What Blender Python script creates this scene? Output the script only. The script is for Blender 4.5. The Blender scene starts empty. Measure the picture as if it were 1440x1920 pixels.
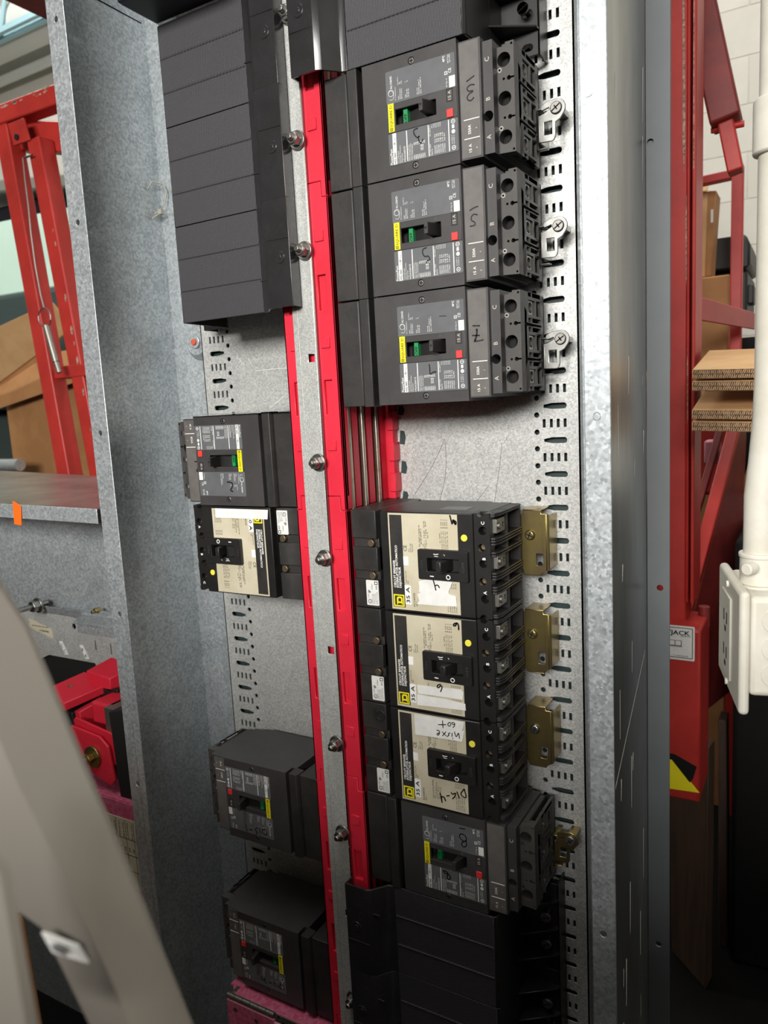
import bpy, math, random
from mathutils import Vector, Matrix, geometry

random.seed(7)
SC = bpy.context.scene
COL = SC.collection
ZO = 1.55          # height of the panel's local zero above the floor

# ------------------------------------------------------------------ camera
def make_camera():
    cd = bpy.data.cameras.new('camera')
    cam = bpy.data.objects.new('camera', cd)
    COL.objects.link(cam)
    R = ((0.86682632, 0.49574358, -0.05338948), (0.02505421, -0.15024728, -0.98833094), (-0.49798034, 0.85537363, -0.14265876))
    m = Matrix(((R[0][0], -R[1][0], -R[2][0], 0.495314), (R[0][1], -R[1][1], -R[2][1], -0.822747),
                (R[0][2], -R[1][2], -R[2][2], -0.368897 + ZO), (0, 0, 0, 1)))
    cam.matrix_world = m
    cd.sensor_fit = 'VERTICAL'
    cd.sensor_height = 36.0
    cd.lens = 1403.255 * 36.0 / 1920.0
    cd.clip_start = 0.02
    cd.dof.use_dof = True
    cd.dof.focus_distance = 0.86
    cd.dof.aperture_fstop = 9.0
    SC.camera = cam
make_camera()
SC.view_settings.view_transform = 'Standard'
SC.view_settings.look = 'None'
SC.view_settings.gamma = 1.0
SC.view_settings.use_curve_mapping = False
SC.view_settings.exposure = 0.22

# ------------------------------------------------------------------ light
wd = bpy.data.worlds.new('world')
SC.world = wd
wd.use_nodes = True
wd.node_tree.nodes['Background'].inputs[0].default_value = (0.9, 0.95, 1.0, 1)
wd.node_tree.nodes['Background'].inputs[1].default_value = 0.3

def area(name, loc, target, sx, sy, power, color=(1, 0.98, 0.95)):
    ld = bpy.data.lights.new(name, 'AREA')
    ld.shape = 'RECTANGLE'
    ld.size, ld.size_y = sx, sy
    ld.energy = power
    ld.color = color
    o = bpy.data.objects.new(name, ld)
    COL.objects.link(o)
    o.location = (loc[0], loc[1], loc[2] + ZO)
    d = Vector(target) - Vector(loc)
    o.rotation_euler = d.to_track_quat('-Z', 'Y').to_euler()
    return o
# warehouse fixtures: a bright row far in front of the panel, others above it and behind it
area('ceiling_fixture_lamp', (0.8, -4.1, 0.72), (0.2, 0, -0.2), 2.4, 0.9, 215)
area('ceiling_fixture_lamp', (0.2, -1.2, 2.4), (0.2, -1.0, 0), 0.5, 1.5, 20)
area('ceiling_fixture_lamp', (-2.9, 0.6, 2.9), (-3.1, 2.6, 1.4), 1.5, 0.5, 110)
area('ceiling_fixture_lamp', (0.9, 1.5, 2.5), (0.9, 1.5, 0), 1.5, 0.5, 36)

# ------------------------------------------------------------------ materials
def lin(h):
    h = h.lstrip('#')
    c = [int(h[i:i + 2], 16) / 255 for i in (0, 2, 4)]
    return tuple(x / 12.92 if x <= 0.04045 else ((x + 0.055) / 1.055) ** 2.4 for x in c) + (1,)

def mat(name, color, rough=0.5, metal=0.0, spec=None, noise=0.0, nscale=60, color2=None, thr=(0.4, 0.6),
        bump=0.0, bscale=400, voro=None, rvar=0.0, coat=0.0, stretch=None, emit=None):
    m = bpy.data.materials.new(name)
    m.use_nodes = True
    nt = m.node_tree
    b = nt.nodes['Principled BSDF']
    b.inputs['Base Color'].default_value = lin(color)
    b.inputs['Roughness'].default_value = rough
    b.inputs['Metallic'].default_value = metal
    if spec is not None:
        b.inputs['Specular IOR Level'].default_value = spec
    if coat:
        b.inputs['Coat Weight'].default_value = coat
    tc = nt.nodes.new('ShaderNodeTexCoord')
    src = tc.outputs['Object']
    if stretch:
        mp = nt.nodes.new('ShaderNodeMapping')
        mp.inputs['Scale'].default_value = stretch
        nt.links.new(src, mp.inputs['Vector'])
        src = mp.outputs['Vector']
    if color2 is not None:
        n = nt.nodes.new('ShaderNodeTexNoise')
        n.inputs['Scale'].default_value = nscale
        n.inputs['Detail'].default_value = 5
        n.inputs['Roughness'].default_value = 0.65
        nt.links.new(src, n.inputs['Vector'])
        r = nt.nodes.new('ShaderNodeMapRange')
        r.inputs['From Min'].default_value, r.inputs['From Max'].default_value = thr
        nt.links.new(n.outputs['Fac'], r.inputs['Value'])
        mx = nt.nodes.new('ShaderNodeMix')
        mx.data_type = 'RGBA'
        mx.inputs[6].default_value = lin(color)
        mx.inputs[7].default_value = lin(color2)
        nt.links.new(r.outputs['Result'], mx.inputs[0])
        last = mx.outputs[2]
        if voro:
            v = nt.nodes.new('ShaderNodeTexVoronoi')
            v.inputs['Scale'].default_value = voro
            nt.links.new(src, v.inputs['Vector'])
            sep = nt.nodes.new('ShaderNodeSeparateColor')
            nt.links.new(v.outputs['Color'], sep.inputs[0])
            m2 = nt.nodes.new('ShaderNodeMix')
            m2.data_type = 'RGBA'
            m2.blend_type = 'MULTIPLY'
            m2.inputs[0].default_value = 1.0
            r3 = nt.nodes.new('ShaderNodeMapRange')
            r3.inputs['To Min'].default_value = 0.72
            r3.inputs['To Max'].default_value = 1.12
            nt.links.new(sep.outputs[0], r3.inputs['Value'])
            nt.links.new(last, m2.inputs[6])
            nt.links.new(r3.outputs['Result'], m2.inputs[7])
            last = m2.outputs[2]
            r4 = nt.nodes.new('ShaderNodeMapRange')
            r4.inputs['To Min'].default_value = max(0.02, rough - rvar)
            r4.inputs['To Max'].default_value = rough + rvar
            nt.links.new(sep.outputs[1], r4.inputs['Value'])
            nt.links.new(r4.outputs['Result'], b.inputs['Roughness'])
        nt.links.new(last, b.inputs['Base Color'])
    if bump:
        n2 = nt.nodes.new('ShaderNodeTexNoise')
        n2.inputs['Scale'].default_value = bscale
        n2.inputs['Detail'].default_value = 3
        nt.links.new(src, n2.inputs['Vector'])
        bp = nt.nodes.new('ShaderNodeBump')
        bp.inputs['Strength'].default_value = bump
        bp.inputs['Distance'].default_value = 0.001
        nt.links.new(n2.outputs['Fac'], bp.inputs['Height'])
        nt.links.new(bp.outputs['Normal'], b.inputs['Normal'])
    if emit:
        b.inputs['Emission Color'].default_value = lin(color)
        b.inputs['Emission Strength'].default_value = emit
    return m

def ribbed(name, color, rough, scale, rot):
    """moulded plastic with a fine woven relief"""
    m = mat(name, color, rough)
    nt = m.node_tree
    b = nt.nodes['Principled BSDF']
    tc = nt.nodes.new('ShaderNodeTexCoord')
    hs = []
    for a in (rot, rot + 62):
        mp = nt.nodes.new('ShaderNodeMapping')
        mp.inputs['Rotation'].default_value = (0, math.radians(a), 0)
        nt.links.new(tc.outputs['Object'], mp.inputs['Vector'])
        w = nt.nodes.new('ShaderNodeTexWave')
        w.bands_direction = 'Z'
        w.inputs['Scale'].default_value = scale
        nt.links.new(mp.outputs['Vector'], w.inputs['Vector'])
        hs.append(w.outputs['Fac'])
    mm = nt.nodes.new('ShaderNodeMath')
    mm.operation = 'ADD'
    nt.links.new(hs[0], mm.inputs[0])
    nt.links.new(hs[1], mm.inputs[1])
    bp = nt.nodes.new('ShaderNodeBump')
    bp.inputs['Strength'].default_value = 0.5
    bp.inputs['Distance'].default_value = 0.0005
    nt.links.new(mm.outputs[0], bp.inputs['Height'])
    nt.links.new(bp.outputs['Normal'], b.inputs['Normal'])
    return m

M = {}
M['galv'] = mat('galvanized_steel', '#c3c8ca', 0.42, 0.55, color2='#b2b9bc', nscale=25, thr=(0.3, 0.7), voro=330, rvar=0.12)
M['pan'] = mat('zinc_plated_pan', '#d2d2cd', 0.42, 0.4, color2='#c4c5c2', nscale=30, thr=(0.3, 0.7), voro=600, rvar=0.06)
M['galv_side'] = mat('scuffed_galvanized', '#b9bcbc', 0.3, 0.95, color2='#8f8d8a', nscale=14, thr=(0.35, 0.7), stretch=(1, 1, 0.18), bump=0.25, bscale=60)
M['rail'] = mat('plated_rail', '#d6d7d2', 0.38, 0.4, color2='#c9cac6', nscale=70, thr=(0.35, 0.65), voro=900, rvar=0.06)
M['zinc'] = mat('bright_zinc', '#90908c', 0.34, 1.0, color2='#a3a39e', nscale=90)
M['gold'] = mat('yellow_chromate', '#a29257', 0.32, 0.92, color2='#8d7a62', nscale=30, thr=(0.35, 0.7))
M['brass'] = mat('brass_rivet', '#8a7a62', 0.4, 0.85)
M['graypaint'] = mat('grey_painted_steel', '#55595b', 0.55, 0.0, color2='#4f5355', nscale=6)
M['red'] = mat('red_insulator_plastic', '#dc2a40', 0.42, 0.0, color2='#d22338', nscale=10)
M['case'] = mat('grey_black_case', '#413f3f', 0.44, 0.0, color2='#3a3838', nscale=30, bump=0.05, bscale=900)
M['strip'] = mat('grey_trip_label', '#6a6663', 0.42, 0.0, color2='#605c59', nscale=40)
M['block'] = mat('black_plug_base', '#262524', 0.5, 0.0, color2='#302d2b', nscale=40, bump=0.12, bscale=300)
M['term'] = mat('terminal_plastic', '#484542', 0.5, 0.0, color2='#3f3c3a', nscale=30)
M['black'] = mat('black_plastic', '#1c1b1a', 0.4, 0.0, color2='#232120', nscale=30)
M['hood'] = mat('glossy_black_cover', '#272627', 0.2, 0.0, color2='#2d2c2e', nscale=16, spec=0.7)
M['cover'] = ribbed('textured_black_cover', '#3d3c3f', 0.5, 190, 20)
M['dark'] = mat('dark_recess', '#0b0b0b', 0.8, 0.0)
M['label'] = mat('grey_printed_label', '#66686a', 0.38, 0.0, color2='#5e6062', nscale=20)
M['white'] = mat('white_print', '#f2f1ec', 0.5)
M['offwhite'] = mat('faded_white_print', '#cfc7b8', 0.6)
M['ink'] = mat('black_marker_ink', '#161515', 0.35)
M['paper'] = mat('white_paper', '#e9e8e4', 0.7, color2='#dddcd8', nscale=40)
M['tan'] = mat('tan_nameplate', '#cbc3ab', 0.5, color2='#c2b99f', nscale=25)
M['yellow'] = mat('yellow_print', '#f2e21c', 0.5)
M['dot'] = mat('yellow_test_button', '#efe24a', 0.5)
M['green'] = mat('green_off_flag', '#0f8f4f', 0.5)
M['redsq'] = mat('red_trip_button', '#e23a36', 0.5)
M['lug'] = mat('aluminium_lug', '#98978f', 0.4, 0.9)
M['dullsteel'] = mat('dull_screw_steel', '#8b8883', 0.4, 0.9)
M['bar'] = mat('tinned_bus_bar', '#a9a092', 0.35, 0.9, color2='#8e6f2d', nscale=60, thr=(0.55, 0.72))
M['gpo'] = mat('pink_red_fibreglass_board', '#bb4a6a', 0.5, color2='#d07f98', nscale=150, thr=(0.4, 0.75), bump=0.2, bscale=200)
M['gpo_edge'] = mat('pale_pink_board_edge', '#d58d9c', 0.6)
M['liftred'] = mat('chipped_red_paint', '#b53029', 0.42, 0.0, color2='#a02722', nscale=12, thr=(0.35, 0.7), bump=0.12, bscale=220)
M['chip'] = mat('bare_chipped_paint', '#b9a08c', 0.7, color2='#6d5548', nscale=160)
M['liftdark'] = mat('dark_red_paint', '#7d2926', 0.5, 0.0, color2='#6a2220', nscale=10)
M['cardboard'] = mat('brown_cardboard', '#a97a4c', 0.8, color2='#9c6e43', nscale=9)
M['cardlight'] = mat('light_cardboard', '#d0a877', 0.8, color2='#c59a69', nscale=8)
M['cardedge'] = mat('corrugated_edge', '#7d6450', 0.9, color2='#3c2e22', nscale=420, thr=(0.45, 0.55), stretch=(1, 1, 0.4))
M['wall'] = mat('white_painted_block', '#cdc9bf', 0.8, color2='#c5c1b6', nscale=3, bump=0.2, bscale=40)
M['ceil'] = mat('pale_ceiling', '#cfd3d0', 0.8)
M['duct'] = mat('white_duct', '#cdd0cb', 0.6)
M['joist'] = mat('pale_blue_joist', '#9cc0c8', 0.6)
M['floor'] = mat('dark_shop_floor', '#121110', 0.85, color2='#0e0d0d', nscale=3, spec=0.15)
M['whitebox'] = mat('cream_white_paint', '#d8d4c8', 0.55, color2='#cec9ba', nscale=18, bump=0.1, bscale=120)
M['fore'] = mat('blurred_grey_bracket', '#8d877e', 0.42, 0.15)
M['truck'] = mat('grey_vehicle_panel', '#77776f', 0.5)
M['mint'] = mat('pale_green_glass', '#b9d3c4', 0.15, 0.0, coat=0.4)
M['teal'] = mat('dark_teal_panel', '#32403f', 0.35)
M['navy'] = mat('dark_navy_interior', '#1b1d28', 0.5)
M['amber'] = mat('amber_lens', '#e88a1a', 0.25)
M['orange'] = mat('orange_tag_vinyl', '#f26a14', 0.5)
M['blackbox'] = mat('black_moulded_case', '#1d1c1b', 0.5)
M['floorbox'] = mat('black_cabinet_side', '#131211', 0.7, spec=0.2)
M['wood'] = mat('dark_brown_plank', '#4a3527', 0.7, color2='#3a2a1f', nscale=9, stretch=(6, 6, 0.6))
M['rust'] = mat('red_rubber_plug', '#c8553a', 0.5)
M['rail_edge'] = mat('rail_cut_edge', '#9c9c98', 0.2, 1.0)
M['nylon'] = mat('clear_nylon_tie', '#a9a797', 0.4)

# ------------------------------------------------------------------ mesh builder
class MB:
    def __init__(s):
        s.v, s.f = [], []
    def add(s, vs, fs):
        n = len(s.v)
        s.v += [tuple(p) for p in vs]
        s.f += [tuple(n + i for i in f) for f in fs]
        return s
    def box(s, x0, x1, y0, y1, z0, z1):
        return s.hexa([(x0, y0, z0), (x1, y0, z0), (x1, y1, z0), (x0, y1, z0), (x0, y0, z1), (x1, y0, z1), (x1, y1, z1), (x0, y1, z1)])
    def hexa(s, p):
        return s.add(p, [(0, 3, 2, 1), (4, 5, 6, 7), (0, 1, 5, 4), (1, 2, 6, 5), (2, 3, 7, 6), (3, 0, 4, 7)])
    def prism(s, poly, axis, a, b, holes=()):
        """2D outline (with holes) extruded along an axis; Y: (x,z), X: (y,z), Z: (x,y)"""
        loops = [list(poly)] + [list(h) for h in holes]
        def ar(l):
            return sum(l[i][0] * l[(i + 1) % len(l)][1] - l[(i + 1) % len(l)][0] * l[i][1] for i in range(len(l)))
        if ar(loops[0]) < 0:
            loops[0].reverse()
        for h in loops[1:]:
            if ar(h) > 0:
                h.reverse()
        def P(q, d):
            return {'Y': (q[0], d, q[1]), 'X': (d, q[0], q[1]), 'Z': (q[0], q[1], d)}[axis]
        flat = [q for l in loops for q in l]
        tris = geometry.tessellate_polygon([[Vector((q[0], q[1], 0)) for q in l] for l in loops])
        n = len(flat)
        vs = [P(q, a) for q in flat] + [P(q, b) for q in flat]
        fs = []
        for t in tris:
            A, B, Cc = (flat[i] for i in t)
            if (B[0] - A[0]) * (Cc[1] - A[1]) - (B[1] - A[1]) * (Cc[0] - A[0]) < 0:
                t = (t[0], t[2], t[1])
            if len(loops) == 1 and n <= 4:
                continue
            fs.append((t[0], t[1], t[2]))
            fs.append((n + t[0], n + t[2], n + t[1]))
        if len(loops) == 1 and n <= 4:
            fs.append(tuple(range(n)))
            fs.append(tuple(n + i for i in reversed(range(n))))
        o = 0
        for l in loops:
            k = len(l)
            for i in range(k):
                j = (i + 1) % k
                fs.append((o + j, o + i, n + o + i, n + o + j))
            o += k
        m = MB().add(vs, fs)
        # orientation: for Y axis a<b means the first face looks to -Y with (x,z) counter clockwise
        sgn = {'Y': 1, 'X': -1, 'Z': -1}[axis] * (1 if b > a else -1)
        if sgn < 0:
            m.f = [tuple(reversed(f)) for f in m.f]
        return s.add(m.v, m.f)
    def cyl(s, c, axis, r, a, b, n=16, r2=None):
        r2 = r if r2 is None else r2
        vs = []
        for d, rr in ((a, r), (b, r2)):
            for i in range(n):
                t = 2 * math.pi * i / n
                p, q = rr * math.cos(t), rr * math.sin(t)
                vs.append({'Y': (c[0] + p, d, c[1] + q), 'X': (d, c[0] + p, c[1] + q), 'Z': (c[0] + p, c[1] + q, d)}[axis])
        fs = [tuple(range(n)), tuple(reversed(range(n, 2 * n)))]
        fs += [((i + 1) % n, i, n + i, n + (i + 1) % n) for i in range(n)]
        sgn = {'Y': 1, 'X': -1, 'Z': -1}[axis] * (1 if b > a else -1)
        if sgn < 0:
            fs = [tuple(reversed(f)) for f in fs]
        return s.add(vs, fs)
    def tube(s, pts, r, n=8, close=False):
        pts = [Vector(p) for p in pts]
        k = len(pts)
        vs, fs = [], []
        for i, p in enumerate(pts):
            if close:
                d = pts[(i + 1) % k] - pts[i - 1]
            else:
                d = pts[min(i + 1, k - 1)] - pts[max(i - 1, 0)]
            d.normalize()
            ref = Vector((0, 0, 1)) if abs(d.z) < 0.9 else Vector((1, 0, 0))
            e = d.cross(ref).normalized()
            g = e.cross(d)
            for j in range(n):
                t = 2 * math.pi * j / n
                vs.append(p + r * (math.cos(t) * e + math.sin(t) * g))
        for i in range(k if close else k - 1):
            for j in range(n):
                a, b = i * n + j, i * n + (j + 1) % n
                c, d2 = ((i + 1) % k) * n + (j + 1) % n, ((i + 1) % k) * n + j
                fs.append((a, b, c, d2))
        if not close:
            fs += [tuple(reversed(range(n))), tuple(range((k - 1) * n, k * n))]
        return s.add(vs, fs)
    def beam(s, p0, p1, w, h, up=(0, 0, 1)):
        """square section bar between two points, w across, h along 'up'"""
        p0, p1 = Vector(p0), Vector(p1)
        d = (p1 - p0).normalized()
        e = d.cross(Vector(up)).normalized()
        g = e.cross(d)
        c = [(-w / 2, -h / 2), (w / 2, -h / 2), (w / 2, h / 2), (-w / 2, h / 2)]
        vs = [p0 + a * e + b * g for a, b in c] + [p1 + a * e + b * g for a, b in c]
        return s.hexa(vs)
    def ribbon(s, pts, w, y, t=0.00012):
        """pen stroke of width w lying on a face that looks to -Y"""
        pts = smooth2(pts)
        L, Rr = [], []
        for i, p in enumerate(pts):
            a, b = pts[max(i - 1, 0)], pts[min(i + 1, len(pts) - 1)]
            d = Vector((b[0] - a[0], b[1] - a[1]))
            if d.length < 1e-9:
                d = Vector((1, 0))
            d.normalize()
            L.append((p[0] - d.y * w / 2, y, p[1] + d.x * w / 2))
            Rr.append((p[0] + d.y * w / 2, y, p[1] - d.x * w / 2))
        n = len(pts)
        s.add(L + Rr, [(i, n + i, n + i + 1, i + 1) for i in range(n - 1)])
        for e in (pts[0], pts[-1]):
            k = 8
            s.add([(e[0] + w / 2 * math.cos(2 * math.pi * i / k), y, e[1] + w / 2 * math.sin(2 * math.pi * i / k)) for i in range(k)], [tuple(range(k))])
        return s
    def text(s, body, u, v, h, length=None, up=True, y=0.0, bold=0.0, flip=False):
        """printed lettering on a face that looks to -Y; up=True reads from bottom to top"""
        vs, fs, bb = glyphs(body, bold)
        k = h / 0.72
        w = (bb[1] - bb[0]) * k
        kx = k if length is None else k * length / max(w, 1e-9)
        out = []
        for a, b in vs:
            a = (a - bb[0]) * kx
            b = b * k
            if up:
                out.append((u - b, y, v + a))
            elif flip:
                out.append((u - a, y, v - b))
            else:
                out.append((u + a, y, v + b))
        return s.add(out, fs)
    def xf(s, m):
        s.v = [tuple(m @ Vector(p)) for p in s.v]
        return s
    def join(s, o):
        return s.add(o.v, o.f)

def smooth2(p):
    if len(p) < 3:
        return p
    for _ in range(2):
        q = [p[0]]
        for i in range(len(p) - 1):
            a, b = p[i], p[i + 1]
            q.append((a[0] * .75 + b[0] * .25, a[1] * .75 + b[1] * .25))
            q.append((a[0] * .25 + b[0] * .75, a[1] * .25 + b[1] * .75))
        q.append(p[-1])
        p = q
    return p

_G = {}
def glyphs(body, bold):
    k = (body, bold)
    if k not in _G:
        cu = bpy.data.curves.new('lettering', 'FONT')
        cu.body = body
        cu.resolution_u = 2
        cu.offset = bold
        o = bpy.data.objects.new('lettering', cu)
        COL.objects.link(o)
        dg = bpy.context.evaluated_depsgraph_get()
        me = bpy.data.meshes.new_from_object(o.evaluated_get(dg))
        vs = [(q.co.x, q.co.y) for q in me.vertices]
        fs = [tuple(q.vertices) for q in me.polygons]
        if fs and me.polygons[0].normal.z < 0:
            fs = [tuple(reversed(f)) for f in fs]
        xs = [a for a, b in vs] or [0, 1]
        _G[k] = (vs, fs, (min(xs), max(xs)))
        bpy.data.objects.remove(o)
        bpy.data.meshes.remove(me)
        bpy.data.curves.remove(cu)
    return _G[k]

def circ(cx, cy, r, n=14, a0=0.0):
    return [(cx + r * math.cos(a0 + 2 * math.pi * i / n), cy + r * math.sin(a0 + 2 * math.pi * i / n)) for i in range(n)]
def rect(a, b, c, d):
    return [(a, c), (b, c), (b, d), (a, d)]
def rrect(a, b, c, d, r, n=3):
    o = []
    for cx, cy, t0 in ((b - r, d - r, 0), (a + r, d - r, 90), (a + r, c + r, 180), (b - r, c + r, 270)):
        for i in range(n + 1):
            t = math.radians(t0 + 90 * i / n)
            o.append((cx + r * math.cos(t), cy + r * math.sin(t)))
    return o

# ------------------------------------------------------------------ objects
ORG = {}
def thing(name, label, cat, loc, group=None, rot=None):
    o = bpy.data.objects.new(name, None)
    o.empty_display_size = 0.05
    COL.objects.link(o)
    o.location = (loc[0], loc[1], loc[2] + ZO)
    if rot:
        o.rotation_euler = rot
    ORG[o.name] = tuple(loc)
    o['label'], o['category'] = label, cat
    if group:
        o['group'] = group
    return o
def mesh_obj(name, mb, material, org=(0, 0, 0), bevel=0.0, seg=2, angle=40, sharp=35):
    me = bpy.data.meshes.new(name)
    me.from_pydata([(p[0] - org[0], p[1] - org[1], p[2] - org[2]) for p in mb.v], [], mb.f)
    me.materials.append(material)
    me.update()
    me.validate()
    me.polygons.foreach_set('use_smooth', [True] * len(me.polygons))
    me.set_sharp_from_angle(angle=math.radians(sharp))
    o = bpy.data.objects.new(name, me)
    COL.objects.link(o)
    if bevel:
        b = o.modifiers.new('edge', 'BEVEL')
        b.width = bevel
        b.segments = seg
        b.limit_method = 'ANGLE'
        b.angle_limit = math.radians(angle)
    return o
def part(name, mb, material, parent, bevel=0.0, label=None, local=False, kind=None, **k):
    org = ORG[parent.name]
    o = mesh_obj(name, mb, material, (0.14, 0, 0) if local else org, bevel, **k)
    o.parent = parent
    ORG[o.name] = org
    if label:
        o['label'] = label
    if kind:
        o['kind'] = kind
    return o
def solo(name, mb, material, label, cat, group=None, bevel=0.0, kind=None, **k):
    xs, ys, zs = zip(*mb.v)
    org = ((min(xs) + max(xs)) / 2, (min(ys) + max(ys)) / 2, min(zs))
    o = mesh_obj(name, mb, material, org, bevel, **k)
    o.location = (org[0], org[1], org[2] + ZO)
    ORG[o.name] = org
    if kind:
        o['kind'] = kind
    else:
        o['label'], o['category'] = label, cat
    if group:
        o['group'] = group
    return o
def structure(name, mb, material, **k):
    return solo(name, mb, material, None, None, kind='structure', **k)
def copy_children(src, dst, skip=()):
    for ch in list(src.children):
        if ch.name.split('.')[0] in skip:
            continue
        c = ch.copy()
        COL.objects.link(c)
        c.parent = dst
        ORG[c.name] = ORG[dst.name]
        copy_children(ch, c, skip)

B = lambda k: -0.0282 - 0.1143 * k            # joints between the breaker positions
MID = lambda k: B(k) - 0.05715

# ================================================================== ROOM
structure('floor', MB().box(-7, 4, -5, 3.2, -1.65, -1.55), M['floor'])
structure('ceiling', MB().box(-7, 4, -5, 3.2, 3.0, 3.1), M['ceil'])
structure('wall_left', MB().box(-7.1, -7, -5, 3.2, -1.55, 3.0), M['wall'])
structure('wall_right', MB().box(4, 4.1, -5, 3.2, -1.55, 3.0), M['wall'])
structure('wall_front', MB().box(-7, 4, -5.1, -5, -1.55, 3.0), M['wall'])
wallb = MB()
# painted block courses near the panel are real blocks with recessed joints
wallb.box(-7, 4, 3.06, 3.2, -1.55, 3.0)
wb = structure('wall_back', wallb, M['wall'])
bw, bh = 0.4, 0.2
brickm = None
for r in range(0, 23):
    z0 = -1.55 + r * bh
    if z0 + bh > 3.0:
        break
    for c in range(-2, 3):
        x0 = -0.2 + c * bw + (0.2 if r % 2 else 0)
        if brickm is None:
            brickm = part('block', MB().box(x0 + .0015, x0 + bw - .0015, 3.057, 3.07, z0 + .0015, z0 + bh - .0015), M['wall'], wb, bevel=0.002)
            bx, bz = x0, z0
        else:
            o = brickm.copy()
            COL.objects.link(o)
            o.location = (brickm.location[0] + x0 - bx, 0, brickm.location[2] + z0 - bz)

# unseen crate added behind the photographer to shade the lower half of the panel
cr = thing('shade_crate', 'wide unseen crate added behind the camera to shade the panel', 'crate', (.4, -1.6, -1.55))
part('shade_crate_body', MB().box(-2.2, 2.8, -2.0, -1.35, -1.54, -.34), M['wood'], cr, bevel=.01)
part('shade_crate_lid', MB().box(-2.24, 2.84, -2.04, -1.31, -.34, -.30), M['wood'], cr, bevel=.006)
for x in (-1.2, 2.0):
    part('shade_crate_skid', MB().box(x - .06, x + .06, -2.0, -1.35, -1.55, -1.54), M['wood'], cr)

# ================================================================== ENCLOSURE
enc = thing('panel_enclosure', 'tall galvanized steel panelboard box holding all the breakers', 'enclosure', (0, 0.013, -1.548))
ZB, ZT = -1.548, 0.42
part('back_sheet', MB().box(-.337, .337, .013, .0145, ZB, ZT), M['galv'], enc)
W = .337
part('side_sheet', MB().prism(rect(-.148, .0145, ZB, ZT), 'X', -W - .0015, -W, [[(-.11, .1752), (.0075, .1742), (.0075, .1762), (-.11, .1778)]]), M['galv'], enc)
part('seam_shade_strip', MB().box(-W - .004, -W - .0022, -.115, .0100, .170, .182), M['dark'], enc)  # dark strip added behind the slit, colouring in the gap's shade
part('side_sheet', MB().prism(rect(-.148, .0145, ZB, ZT), 'X', W, W + .0015), M['galv_side'], enc, label='scuffed outer side sheet with scratches')
part('folded_lip', MB().prism(rect(-W - .0015, -.3065, ZB, ZT), 'Y', -.1495, -.148,
     [circ(-.322, z, .0035) for z in (.117, -.121, -.387, -.633, -.880, -1.127)]), M['galv'], enc, bevel=.0006, seg=1)
part('folded_lip', MB().prism(rect(.3155, W + .0015, ZB, ZT), 'Y', -.1495, -.148,
     [circ(.3265, z, .0033) for z in (-.39, -.645, -.895)]), M['galv'], enc, bevel=.0006, seg=1)
for x_, z_, r_ in ((.3225, -.1195, .0045), (.3265, -.645, .0042), (.3265, -.39, .003)):
    part('plug_button', MB().cyl((x_, z_), 'Y', r_, -.1502, -.1484, 14), M['galv'], enc)
part('flange_bar', MB().prism(rect(.339, .362, ZB, ZT), 'Y', .011, .013,
     [circ(.343, -.1225, .0034), circ(.352, -.583, .0036), circ(.350, -1.012, .0036)]), M['graypaint'], enc, label='grey painted flange bar with round holes')
part('backing_strip', MB().box(.339, .362, .0150, .0165, -.35, ZT), M['graypaint'], enc)
part('gap_shade_sheet', MB().box(-.266, .266, .0112, .0128, ZB + .02, ZT - .01), M['teal'], enc)  # added dark sheet, its colour gives the shade behind the pan's holes
part('stud_boss', MB().cyl((-.2845, -.266), 'Y', .0185, .0035, .013, 32, r2=.0265).cyl((-.2845, -.266), 'Y', .0095, .000, .0036, 24), M['galv'], enc, bevel=.001)
part('rubber_plug', MB().cyl((-.2838, -.2665), 'Y', .0045, -.003, .001, 16), M['rust'], enc, bevel=.0008, label='red plug in the washer of the boss')
# perforated mounting pan
pan = MB()
PX = .2705
pan.box(-.2125, .2125, 0, .002, ZB + .02, ZT - .005)
pan.box(-PX, -.2605, 0, .002, ZB + .02, ZT - .005).box(.2605, PX, 0, .002, ZB + .02, ZT - .005)
pan.box(-PX, -PX + .0015, 0, .013, ZB + .02, ZT - .005).box(PX - .0015, PX, 0, .013, ZB + .02, ZT - .005)
P_ = .0381
def slot(x_in, x_out, z):
    s = 1 if x_out > x_in else -1
    r = .0033
    o = [(x_in, z - .0015), (x_in + s * .009, z - r)]
    cx = x_out - s * r
    for i in range(9):
        t = math.radians(-90 + 180 * i / 8)
        o.append((cx + s * r * math.cos(t), z + r * math.sin(t)))
    o += [(x_in + s * .009, z + r), (x_in, z + .0015)]
    return o
for s, ph in ((1, 0.0), (-1, 0.5)):
    for m_ in range(-10, 38):
        zc = -P_ * (m_ + ph)
        if zc > ZT - .04 or zc < -1.42:
            continue
        x0, x1 = (.2125, .2605) if s > 0 else (-.2605, -.2125)
        pan.prism(rect(x0, x1, zc - .0130, zc + .0130), 'Y', 0, .002,
                  [slot(s * .2298, s * .2562, zc)] + [circ(s * .2218, zc + d, .0031, 14) for d in (.0094, -.0094)])
        zr = zc - P_ / 2
        pan.prism(rect(x0, x1, zr - P_ / 2 + .0130, zr + P_ / 2 - .0130), 'Y', 0, .002,
                  [rect(s * c - .0017, s * c + .0017, zr - .0047, zr + .0047) for c in (.2303, .2385, .2463, .2541)])
part('mounting_pan', pan, M['pan'], enc, label='perforated zinc mounting pan with slots along both sides')
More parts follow.
